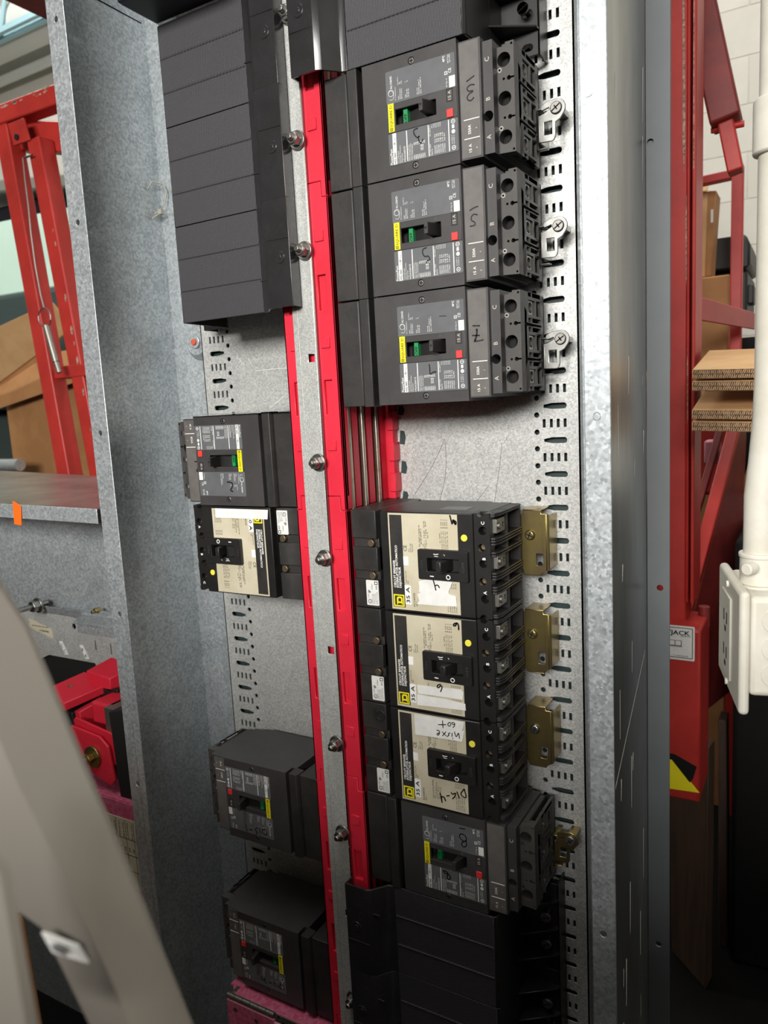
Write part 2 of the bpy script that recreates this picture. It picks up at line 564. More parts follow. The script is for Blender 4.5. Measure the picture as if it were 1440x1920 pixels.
# nylon tie on the left wall
part('cable_tie', MB().tube([(-.3355, -.012, -.050), (-.330, -.008, -.040), (-.322, .004, -.042), (-.319, .008, -.052), (-.322, .0055, -.068), (-.327, .0, -.078), (-.332, -.006, -.083)], .0012, 8)
     .tube([(-.325, .001, -.080), (-.334, -.010, -.090)], .0013, 8).box(-.3285, -.3220, -.004, .003, -.084, -.077), M['nylon'], enc, bevel=.0006)
scr = MB()
for pts in ([(.1069, -.4141), (.0961, -.4347), (.0792, -.4606), (.0597, -.4853)], [(.1072, -.4161), (.1075, -.4467), (.1032, -.4706), (.0955, -.4918)], [(.1795, -.4206), (.176, -.4471), (.1718, -.4701), (.1681, -.4895)], [(.1616, -.4702), (.154, -.48), (.1453, -.4899)], [(.1887, -.4114), (.1821, -.4206)]):
    scr.ribbon(pts, .0005, -.0002)
part('dark_scratches', scr, M['dullsteel'], enc, label='thin dark scratches on the pan', kind='stuff')
scr = MB()
for pts in ([(-.1764, -.3143), (-.1493, -.314), (-.1216, -.3143)], [(-.2074, -.2919), (-.1948, -.3056)], [(-.1857, -.2978), (-.1811, -.3066)], [(-.157, -.3671), (-.1246, -.3477)], [(.258, .021), (.262, .024), (.268, .027)]):
    scr.ribbon(pts, .0005, -.0002)
part('pale_scratches', scr, M['white'], enc, label='thin pale scratches on the pan', kind='stuff')
scr = MB()
random.seed(11)
for i in range(26):
    y = -.135 + .13 * random.random()
    z = -1.3 + 1.2 * random.random() ** 1.5
    L_ = .01 + .05 * random.random()
    scr.add([(W + .0017, y, z), (W + .0017, y + .0012, z), (W + .0017, y + .0016 + .004 * random.random(), z + L_), (W + .0017, y + .001, z + L_)], [(0, 1, 2, 3)])
scr.add([(W + .0017, -.146, -.742), (W + .0017, -.146, -.740), (W + .0017, -.002, -.650), (W + .0017, -.002, -.652)], [(0, 1, 2, 3)])  # pale diagonal line paints a reflection edge on the side sheet
part('side_scuffs_reflection', scr, M['white'], enc, label='bright scuff marks and a painted reflection line on the right outer side', kind='stuff')
fl = MB()
random.seed(5)
for z0, z1 in ((-.3725, -.384), (-.4025, -.4201), (-.4403, -.4565), (-.4786, -.489)):
    q = [(.0450 + .002 * random.random(), z0), (.0520, z0 - .001), (.0535, (z0 + z1) / 2), (.0515, z1), (.0450, z1 + .001)]
    fl.prism(q, 'Y', -.0012, -.0002)
part('torn_gasket', fl, M['teal'], enc, label='torn grey gasket scraps beside the red stack', kind='stuff')

# ================================================================== BUS STACK
bus = thing('busbar_stack', 'red insulated bus stack with plated centre rail running down the panel', 'busbar', (0, 0, -1.5))
def insul(z1, z0):
    """one red moulded segment between two stepped joints"""
    m = MB()
    st = .0165
    for s in (1, -1):
        xo, xm, xi = s * .0352, s * .0276, s * .012
        # front strip outlines: outer leg runs lower than the inner one
        holes = []
        n = 0
        z = z1 - .0545 - .0385
        win, tab = [], []
        zz = z1
        for k in range(3):
            zc = z1 - .05715 - .1143 * k          # bolt level
            win.append((zc - .0395, zc - .0805 + .0025) if k < 2 or True else None)
        for a, b in win:
            if b > z0 + .022:
                holes.append(rect(min(s * .0155, s * .0262), max(s * .0155, s * .0262), b, a))
        outer = [(xi, z1), (xm - s * .0005, z1), (xm - s * .0005, z1 - st), (xo, z1 - st), (xo, z0 - st + .0006), (xm, z0 - st + .0006), (xm, z0 + .0006), (xi, z0 + .0006)]
        m.prism(outer, 'Y', -.1135, -.109, holes)
        m.box(min(xi, xo), max(xi, xo), -.1095, -.1055, z0 - (0), z1 - st)
        for k in range(3):
            zc = z1 - .05715 - .1143 * k + .004
            m.box(min(s * .0155, s * .0272), max(s * .0155, s * .0272), -.1150, -.1130, zc - .0085, zc + .0035)
        # side skirt and barriers between the bars
        m.box(min(s * .033, s * .0352), max(s * .033, s * .0352), -.1135, -.098, z0 - st + .001, z1 - st)
        for yb in (-.0825, -.0505, -.0185):
            m.box(min(0, s * .0335), max(0, s * .0335), yb - .0065, yb + .0065, z0 - st + .001, z1 - st)
        m.box(min(0, s * .044), max(0, s * .044), -.012, -.0008, z0 - st + .001, z1 - st)
        for q in range(9):
            zq = z0 - st + .01 + q * (z1 - z0) / 9.0
            m.box(min(s * .038, s * .0465), max(s * .038, s * .0465), -.0155, -.0008, zq, zq + .023)
    m.box(-.012, .012, -.110, -.095, z0, z1)
    return m.xf(Matrix.Translation((-.002, 0, 0)))
zj = -.128 + .3429
while zj > -1.5:
    part('insulator_segment', insul(min(zj, .42), max(zj - .3429, -1.5)), M['red'], bus, bevel=.0005, seg=1)
    zj -= .3429
for s in (1, -1):
    for yb in (-.0965, -.0665, -.0345):
        part('bus_bar', MB().box(min(s * .01, s * .0338), max(s * .01, s * .0338), yb - .0030, yb + .0030, -1.5, .42), M['bar'], bus, bevel=.0012)
BOLTS = [.042, -.0833, -.1979, -.4311, -.5426, -.7712, -.8872, -1.1145, -1.2288]
HOLES = [.1455, -.3135, -.655, -.9985]
rl = MB()
zs = .42
sq = [rect(-.0028, .0060, z - .0045, z + .0045) for z in HOLES]
rl.prism(rect(-.0140, .0088, -1.5, .42), 'Y', -.1178, -.1162, sq)
rl.prism([(-.0140, -.1178), (-.0140, -.1164), (-.0158, -.1150), (-.0210, -.1150), (-.0210, -.110), (-.0220, -.110), (-.0220, -.1162), (-.0162, -.1162)], 'Z', -1.5, .42)
part('centre_rail', rl, M['rail'], bus, bevel=.0005, seg=2)
part('rail_side', MB().prism([(.0088, -.1178), (.0100, -.1170), (.0104, -.109), (.0094, -.109), (.0088, -.1162)], 'Z', -1.5, .42), M['rail_edge'], bus)
bolt0 = None
for i, z in enumerate(BOLTS):
    if bolt0 is None:
        b0z = z
        bolt0 = part('bolt', MB().cyl((.0030, z), 'Y', .0034, -.1345, -.1172, 14).cyl((.0030, z), 'Y', .0026, -.1357, -.1345, 14, r2=.0034), M['zinc'], bus, bevel=.0003)
        n_ = part('hex_nut', MB().cyl((.0030, z), 'Y', .0072, -.1295, -.1215, 6).cyl((.0030, z), 'Y', .0059, -.1305, -.1295, 18), M['zinc'], bolt0, bevel=.0007)
        w_ = part('washer', MB().cyl((.0030, z), 'Y', .0098, -.1215, -.1193, 22, r2=.0104), M['zinc'], bolt0, bevel=.0004)
    else:
        o = bolt0.copy()
        COL.objects.link(o)
        o.location = (0, 0, z - b0z)
        ORG[o.name] = ORG[bus.name]
        for ch in (n_, w_):
            c = ch.copy()
            COL.objects.link(c)
            c.parent = o
# scribed plate edge low on the rail
part('scribe_line', MB().ribbon([(.0105, -.905), (.0062, -.9005), (-.0005, -.9105), (-.0005, -.918), (.0055, -.921), (.0055, -.925)], .0006, -.11905)
     .ribbon([(.0012, -.925), (.0012, -.953), (.0004, -.975), (.002, -.985), (.0022, -1.070), (.0072, -1.074)], .0005, -.11905), M['offwhite'], bus)

# ================================================================== COVERS OVER UNUSED POSITIONS
cov0 = None
def cover(side, k, label, ribs=True, screw=1, group=None):
    global cov0
    t = thing('blank_cover', label, 'cover', (side * .14 + .003, 0, MID(k)), group, rot=(0, math.pi, 0) if side < 0 else None)
    h = .0567
    if cov0 is None:
        cov0 = t
        f = MB().prism(rect(.0655, .1930, -h, h), 'Y', -.1145, -.1125)
        if ribs:
            for v in (-.0195, .0185):
                f.prism([(-.1143, v - .0018), (-.1154, v - .0004), (-.1154, v + .0004), (-.1143, v + .0018)], 'X', .067, .1925)
        part('textured_face', f, M['cover'], t, bevel=.0004, seg=1, local=True)
        prof = [(.0085, -.120), (.0085, -.1355), (.0395, -.1360), (.0455, -.1325), (.0560, -.1205), (.0590, -.1165), (.0655, -.1155)]
        inn = [(.0655, -.1125), (.0575, -.114), (.0545, -.118), (.0440, -.1300), (.0385, -.1335), (.0105, -.1330), (.0105, -.120)]
        hd = MB().prism(prof + inn, 'Z', -h - .0005, h + .0005)
        hd.box(.0095, .0395, -.1364, -.1350, -.0155, -.0147).box(.0410, .0540, -.1330, -.1310, .0250, .0262)
        hd.cyl((.0225, .004), 'Y', .0068, -.1365, -.1350, 18).cyl((.0225, .004), 'Y', .0028, -.1369, -.1360, 12)
        part('bus_hood', hd, M['hood'], t, bevel=.0011, seg=3, local=True, angle=12, sharp=60)
        w = MB().prism([(.1930, -.1145), (.1965, -.1115), (.1975, -.100), (.2000, -.060), (.1982, -.060), (.1955, -.100), (.1945, -.1105), (.1925, -.1125)], 'Z', -h, h)
        w.prism([(.0655, -.1125), (.1930, -.1125), (.1980, -.06), (.1980, -.045), (.17, -.06), (.11, -.085), (.0655, -.09)], 'Z', -h, -h + .0018)
        part('end_wall', w, M['black'], t, bevel=.0008, local=True)
        ft = MB().prism(rect(.198, .2405, -h, h), 'Y', -.0285, -.0262,
                        [rrect(.2225, .2335, v - .0032, v + .0032, .0031) for v in (.019, -.016, -.048)])
        ft.prism([(.1982, -.060), (.2000, -.060), (.2010, -.0285), (.1992, -.0285)], 'Z', -h, h)
        for v in (.0375, .0015, -.0325):
            ft.prism([(.1985, -.064), (.2400, -.0350), (.2405, -.0285), (.1985, -.0285)], 'Z', v - .0011, v + .0011)
        ft.box(.2385, .2405, -.0285, -.001, -h, h)
        part('mounting_foot', ft, M['black'], t, bevel=.0006, seg=1, local=True)
    else:
        copy_children(cov0, t)
    v = (.019, -.016, -.048)[screw]
    sc = MB().cyl((.2285, v), 'Y', .0022, -.041, -.02, 10)
    sc.prism(circ(.2285, v, .0060, 20), 'Y', -.0425, -.0395)
    so = part('mounting_screw', sc, M['dullsteel'], t, bevel=.0006, local=True)
    part('screw_slot', MB().xf(Matrix()).join(MB().box(-.0055, .0055, -.0428, -.0420, -.0007, .0007).xf(Matrix.Translation((.2285, 0, v)) @ Matrix.Rotation(math.radians(-28), 4, 'Y'))), M['dark'], so, local=True)
    return t
cover(-1, -1, 'topmost of the three ribbed black blank covers left of the rail', screw=1, group='blank covers')
cover(-1, 0, 'middle one of the three ribbed black blank covers left of the rail', screw=1, group='blank covers')
cover(-1, 1, 'lowest of the three black covers left of the rail, above bare pan', screw=1, group='blank covers')
cover(1, -1, 'black blank cover right of the rail, above the breaker marked 13', screw=1, group='blank covers')
cover(1, 8, 'black blank cover right below the breaker marked 8', screw=0, group='blank covers')
cover(1, 9, 'lower black cover under another cover at the bottom of the panel', screw=0, group='blank covers')
t = thing('main_lug_shroud', 'black shroud with dark underside above the left blank covers', 'cover', (-.13, -.1, B(-1)))
part('shroud_body', MB().box(-.192, -.0585, -.172, -.112, B(-1) + .0025, .42), M['navy'], t, bevel=.002)
part('mounting_foot', MB().box(-.2245, -.1922, -.135, -.01, B(-1) + .024, .42), M['galv'], t, bevel=.001, label='galvanized bracket beside the black shroud')

# ================================================================== BREAKERS
Yf = -.1140
hga0 = None
def stroke_part(t, strokes, material=None):
    m = MB()
    for y, w, pts in strokes:
        m.ribbon(pts, w * 1.35, -.1101 if y > -.112 else y)
    part('marker_writing', m, material or M['ink'], t, local=True, label='handwritten black marker strokes')

def hga(side, zc, label, amps, inst, ink, group='grey black breakers with yellow stripe'):
    """moulded case breaker, three poles; u runs outward from the bus, v upward"""
    global hga0
    t = thing('circuit_breaker', label, 'circuit breaker', (side * .14, 0, zc), group, rot=(0, math.pi, 0) if side < 0 else None)
    h = .0564
    if hga0 is None:
        hga0 = t
        # plug-on base beside the bus
        b = MB().prism([(.0365, -.1105), (.0370, -.1120), (.0630, -.1120), (.0645, -.1105), (.0645, -.006), (.0365, -.006)], 'Z', -h, h)
        part('plug_on_base', b, M['block'], t, bevel=.0008, local=True)
        part('ridge', MB().prism([(.0645, -.10), (.0650, -.1122), (.0672, -.1158), (.0778, -.1158), (.0785, -.1150), (.0785, -.098)], 'Z', -h - .001, h + .0002), M['block'], t, bevel=.0007, local=True)
        c = MB()
        hole_s = [circ(.1410, v, .0036, 16) for v in (.0485, -.0488)]
        c.prism(rect(.0845, .1893, -h, h), 'Y', Yf, -.100, [rect(.1135, .1765, -.0078, .0078)] + hole_s)
        c.box(.0845, .1893, -.1001, -.018, -h, h)
        c.box(.078, .0846, -.099, -.018, -h, h)
        c.prism([(.1893, -.1095), (.2115, -.1090), (.2115, -.018), (.1893, -.018)], 'Z', -.0535, .0535)
        c.prism(rect(.2095, .2215, -.0505, .0505), 'Y', -.1035, -.080, [circ(.2158, -.0165, .0049, 18)])
        c.box(.2095, .2215, -.0805, -.018, -.0505, .0505)
        part('case', c, M['case'], t, bevel=.0005, local=True)
        # terminal block
        tb = MB()
        holes = []
        for i, v in enumerate((.0348, 0, -.0348)):
            holes.append(circ(.2283, v, .0066, 22))
        for v in (.0176, -.0174):
            holes.append(circ(.2279, v, .0013, 8))
            holes.append([(.2383, v - .0008)] + [(.2331 + .0021 * math.cos(math.radians(a)), v + .0021 * math.sin(math.radians(a))) for a in range(-24, -337, -26)] + [(.2383, v + .0008)])
        for v in (.0472, -.0472):
            holes.append(circ(.2363, v, .0012, 8))
        holes += [circ(.2238, .0262, .0026, 14), circ(.2238, -.0262, .0026, 14)]
        out = [(.2200, -.0490), (.2384, -.0497), (.2384, .0497), (.2300, .0497), (.2300, .0480), (.2268, .0480), (.2268, .0465), (.2200, .0465)]
        tb.prism(out, 'Y', -.0918, -.0800, holes)
        tb.box(.2200, .2290, -.0788, -.018, -.0490, .0465)
        part('hole_shade_plate', MB().box(.2205, .2380, -.0800, -.0789, -.0485, .0460), M['dark'], t, local=True)  # dark plate puts the shade down the terminal holes into colour
        part('terminal_block', tb, M['term'], t, bevel=.0004, seg=1, local=True)
        # open end with lugs, ribs and cells
        eh = []
        for v in (.0348, 0, -.0348):
            eh.append(rect(-.0670, -.0470, v - .0072, v + .0072))
            eh.append(rect(-.0430, -.0290, v - .0078, v + .0078))
        for g in (.0528 - .0005, .0174, -.0174, -.0522):
            for dv in (.0047, -.0047):
                v = g + dv
                if abs(v) < .0495:
                    eh.append(rect(-.0680, -.0590, v - .0022, v + .0022))
                    eh.append(rect(-.0560, -.0300, v - .0022, v + .0022))
        for v in (.0174, -.0174):
            eh.append(rect(-.0799, -.0260, v - .0011, v + .0011))
        part('end_frame', MB().prism(rect(-.0801, -.0200, -.0497, .0497), 'X', .2350, .2384, eh), M['term'], t, bevel=.0003, seg=1, local=True)
        part('inner_wall', MB().box(.2285, .2300, -.0800, -.0190, -.0490, .0490).box(.2290, .2384, -.0205, -.018, -.049, .049), M['dark'], t, local=True)
        for v in (.0348, 0, -.0348):
            lg = part('lug', MB().prism(rrect(-.0668, -.0472, v - .0070, v + .0070, .002), 'X', .2310, .2366, [rrect(-.0620, -.0520, v - .0055, v + .0055, .004)]), M['lug'], t, bevel=.0004, seg=1, local=True)
        for v in (.0262, -.0262):
            part('set_screw', MB().prism(circ(.2238, v, .0024, 14), 'Y', -.0915, -.083, [circ(.2238, v, .0011, 8)]), M['dullsteel'], t, local=True)
        for v in (.0485, -.0488):
            m = MB().cyl((.1410, v), 'Y', .0030, -.1138, -.104, 16)
            sc = part('face_screw', m, M['dullsteel'], t, bevel=.0004, local=True)
            part('screw_recess', MB().box(.1390, .1430, -.1141, -.1137, v - .0005, v + .0005).box(.1405, .1415, -.1141, -.1137, v - .002, v + .002), M['dark'], sc, local=True)
        # label plates
        lu = part('upper_label', MB().prism(rrect(.1118, .1875, .0137, .0445, .0015), 'Y', Yf - .0004, Yf), M['label'], t, local=True)
        ll = part('lower_label', MB().prism(rrect(.1118, .1885, -.0446, -.0140, .0015), 'Y', Yf - .0004, Yf), M['label'], t, local=True)
        y = Yf - .0005
        w = MB()
        w.prism(rect(.1165, .1207, -.0440, -.0143), 'Y', y, y + .0001)
        for u in (.1322, .1563, .1783):
            w.prism(rect(u, u + .0009, -.0436, -.0148), 'Y', y, y + .0001)
        w.text('PowerPact', .1158, -.0435, .0027, .0150, y=y, bold=.01)
        w.text('Circuit Breaker', .1232, -.0435, .0013, .0118, y=y)
        w.text('Interruptor Automatico', .1251, -.0435, .0013, .0165, y=y)
        w.text('Disjoncteur', .1270, -.0435, .0013, .0090, y=y)
        w.text('HGA36015', .1306, -.0435, .0022, .0145, y=y)
        w.text('Interrupting Rating', .1352, -.0435, .0012, .0150, y=y)
        w.text('Valor de Interrupcion', .1370, -.0435, .0012, .0160, y=y)
        w.text('Valeur d\'interruption', .1388, -.0435, .0012, .0150, y=y)
        for i in range(7):
            w.text(('240V', '480Y', '600Y', '250V', '500V', '690V', '125V')[i], .1412 + i * .0019, -.0435, .0013, .0045, y=y, bold=.01)
            w.text(('kA', '25', '18', '14', '20', '36', '10')[i], .1412 + i * .0019, -.0300, .0013, .0024, y=y, bold=.01)
        for u in (.1490, .1508):
            w.text('25', u, -.0365, .0014, .0024, y=y, bold=.01)
            w.text('18', u, -.0335, .0014, .0024, y=y, bold=.01)
        w.text('UL / CSA / NOM', .1590, -.0435, .0012, .0105, y=y)
        w.text('IEC 60947-2', .1590, -.0255, .0012, .0095, y=y)
        w.text('50/60 Hz', .1608, -.0435, .0012, .0060, y=y)
        for i in range(6):
            w.text(('220/240', '380/415', '440/480', '500/525', '660/690', 'U 750V')[i], .1640 + i * .0021, -.0430, .0013, .0080, y=y)
            w.text(('Icu', '35', '25', '18', '10', 'Imp 8kV')[i], .1640 + i * .0021, -.0325, .0013, .0035 if i < 5 else .007, y=y)
            w.text(('Ics', '35', '25', '18', '10', '')[i], .1640 + i * .0021, -.0275, .0013, .0030, y=y)
        w.text('65/65/18/22', .1612, -.0185, .0011, .0032, y=y)
        for i in range(5):
            w.text('10 16 25', .1632 + i * .0018, -.0185, .0012, .0036, y=y)
        for v in (-.0410, -.0170):
            w.prism(circ(.1835, v, .0021, 16), 'Y', y, y + .0001, [circ(.1835, v, .0016, 14)])
            w.prism(rect(.1826, .1844, v - .0003, v + .0003), 'Y', y, y + .0001)
        w.text('SP', .1846, -.0275, .0024, .0030, y=y, bold=.03)
        w.prism(circ(.1835, -.0262, .0019, 14), 'Y', y, y + .0001, [circ(.1838, -.0262, .0009, 10)])
        for u in (.1825, .1845):
            w.text('UL LISTED 12', u, -.0375, .0011, .0080, y=y)
        w.box(.1822, .1846, y, y + .0001, -.0232, -.0200)
        # upper label
        w.text('AL150HD', .1188, .0277, .0024, .0120, y=y)
        w.prism(circ(.1172, .0238, .0032, 16), 'Y', y, y + .0001, [circ(.1172, .0238, .0029, 16)])
        w.ribbon([(.1155, .0180), (.1195, .0170), (.1205, .0225), (.1175, .0270), (.1140, .0245)], .0003, y)
        w.text('75 C temperature', .1226, .0160, .0011, .0125, y=y)
        for i in range(3):
            w.text(('AWG', '#14-#10 AL/Cu', '#8-1/0 AL/Cu')[i], .1262 + i * .0017, .0160, .0011, (.0035, .0100, .0095)[i], y=y)
            w.text(('lb-in/N-m', '50', '120')[i], .1258 + i * .0020, .0300, .0011, (.0070, .0020, .0026)[i], y=y)
        for i in range(3):
            w.text(('mm', '2.5-6 AL', '10-50 AL')[i], .1338 + i * .0018, .0160, .0012, (.0030, .0080, .0080)[i], y=y)
        w.text('5', .1345, .0302, .0012, y=y)
        w.text('14', .1365, .0302, .0012, y=y)
        for i in range(3):
            w.text(('kA rms', 'HACR Type 5', 'Sym. 240-600 V')[i], .1470 + i * .0020, .0160, .0012, (.0060, .0130, .0150)[i], y=y)
        w.text('40\u00b0C', .1770, .0380, .0022, .0055, y=y, bold=.02)
        w.text('HACR Type', .1810, .0360, .0013, .0075, y=y)
        w.text('Type CAAR', .1828, .0360, .0013, .0075, y=y)
        w.text('CE', .1835, .0270, .0030, .0042, y=y, bold=.0)
        w.text('SY Cat. A', .1790, .0150, .0014, .0080, y=y)
        w.prism(rect(.1765, .1796, .0262, .0292), 'Y', y, y + .0001, [rect(.1769, .1792, .0266, .0288)])
        w.text('H', .1789, .0270, .0014, y=y)
        w.prism(rect(.1810, .1872, .0140, .0240), 'Y', y, y + .0001)
        part('lettering', w, M['white'], ll, local=True, kind='stuff')
        k = MB().text('HG 060', .1199, -.0433, .0026, .0105, y=y - .0001, bold=.02)
        k.ribbon([(.1186, -.0285), (.1186, -.0245)], .0004, y - .0001).ribbon([(.1174, -.0250), (.1198, -.0230)], .0004, y - .0001).ribbon([(.1198, -.0250), (.1174, -.0230)], .0004, y - .0001)
        k.ribbon([(.1186, -.0225), (.1196, -.0180)], .0004, y - .0001)
        part('model_lettering', k, M['ink'], ll, local=True)
        # escutcheon, recess and handle
        es = MB().prism(rect(.1122, .1885, -.0139, .0136), 'Y', Yf - .0009, -.1125, [rrect(.1212, .1662, -.0072, .0073, .0008)])
        e = part('escutcheon', es, M['case'], t, bevel=.0005, local=True)
        part('recess_floor', MB().prism([(.1212, -.1025), (.133, -.1050), (.150, -.1090), (.158, -.1080), (.1662, -.1040), (.1662, -.1010), (.1212, -.1010)], 'Z', -.0074, .0075), M['black'], e, local=True)
        part('off_flag', MB().box(.1283, .1330, -.1110, -.1040, -.0066, .0068), M['green'], e, local=True)
        part('flag_lettering', MB().text('OFF', .1322, -.0060, .0030, .0085, y=-.1112, bold=.02), M['ink'], e, local=True)
        hd = MB().hexa([(.1540, -.1272, -.0050), (.1582, -.1272, -.0050), (.1655, -.1050, -.0066), (.1550, -.1050, -.0066),
                        (.1540, -.1272, .0062), (.1582, -.1272, .0062), (.1655, -.1050, .0070), (.1550, -.1050, .0070)])
        hn = part('toggle_handle', hd, M['black'], t, bevel=.0008, local=True)
        part('handle_grip', MB().prism(rrect(.1541, .1581, -.0048, .0060, .0008), 'Y', -.1280, -.1262, [circ(.1559, .0006, .0012, 10)]), M['case'], hn, bevel=.0003, seg=1, local=True)
        yl = part('brand_strip', MB().box(.1135, .1200, Yf - .0016, Yf - .0008, -.0130, .0136), M['yellow'], e, local=True)
        part('brand_lettering', MB().text('SQUARE D', .1181, -.0085, .0028, .0205, y=Yf - .0018, bold=.0)
             .prism(rect(.1150, .1181, -.0122, -.0094), 'Y', Yf - .0018, Yf - .0016, [rect(.1155, .1176, -.0117, -.0099)]).prism(rect(.1161, .1170, -.0112, -.0104), 'Y', Yf - .0018, Yf - .0016), M['ink'], yl, local=True)
        part('trip_button', MB().box(.1778, .1846, Yf - .0022, Yf - .0008, -.0132, -.0056), M['redsq'], e, bevel=.0004, local=True)
        part('rating_window', MB().prism(rect(.1780, .1845, .0012, .0128), 'Y', Yf - .0012, Yf - .0008, [rect(.1784, .1841, .0016, .0124)]), M['dark'], e, local=True)
        ic = MB().text('I', .1245, .0087, .0018, y=Yf - .0011)
        ic.prism(circ(.1608, .0103, .0013, 14), 'Y', Yf - .0011, Yf - .0008, [circ(.1608, .0103, .0010, 14)])
        part('position_marks', ic, M['label'], e, local=True)
        part('trip_label', MB().prism(rrect(.1903, .2101, -.0522, .0520, .001), 'Y', -.1099, -.1085), M['strip'], t, local=True)
        ph = MB()
        for s_, v in (('C', .0338), ('B', -.0008), ('A', -.0358)):
            ph.text(s_, .2180, v - .0017, .0044, y=-.1038, bold=.0)
        part('phase_letters', ph, M['offwhite'], t, local=True)
    else:
        copy_children(hga0, t, skip=('marker_writing', 'rating_lettering', 'trip_lettering'))
    y = -.1102
    r = MB()
    for v in (-.0180, -.0354):
        r.prism(rect(.1930, .2090, v, v + .0008), 'Y', y, y + .0003)
    r.text(amps, .2003, -.0475, .0029, .0075, y=y, bold=.01)
    r.text(inst, .2000, -.0310, .0029, .0085, y=y, bold=.01)
    r.text('x', .2062, -.0450, .0018, y=y)
    r.text('s', .2062, -.0270, .0018, y=y)
    part('trip_lettering', r, M['white'], t, local=True)
    part('rating_lettering', MB().text(amps, .1826, .0030, .0032, .0080, y=Yf - .0012, bold=.0), M['offwhite'], t, local=True)
    stroke_part(t, ink)
    return t

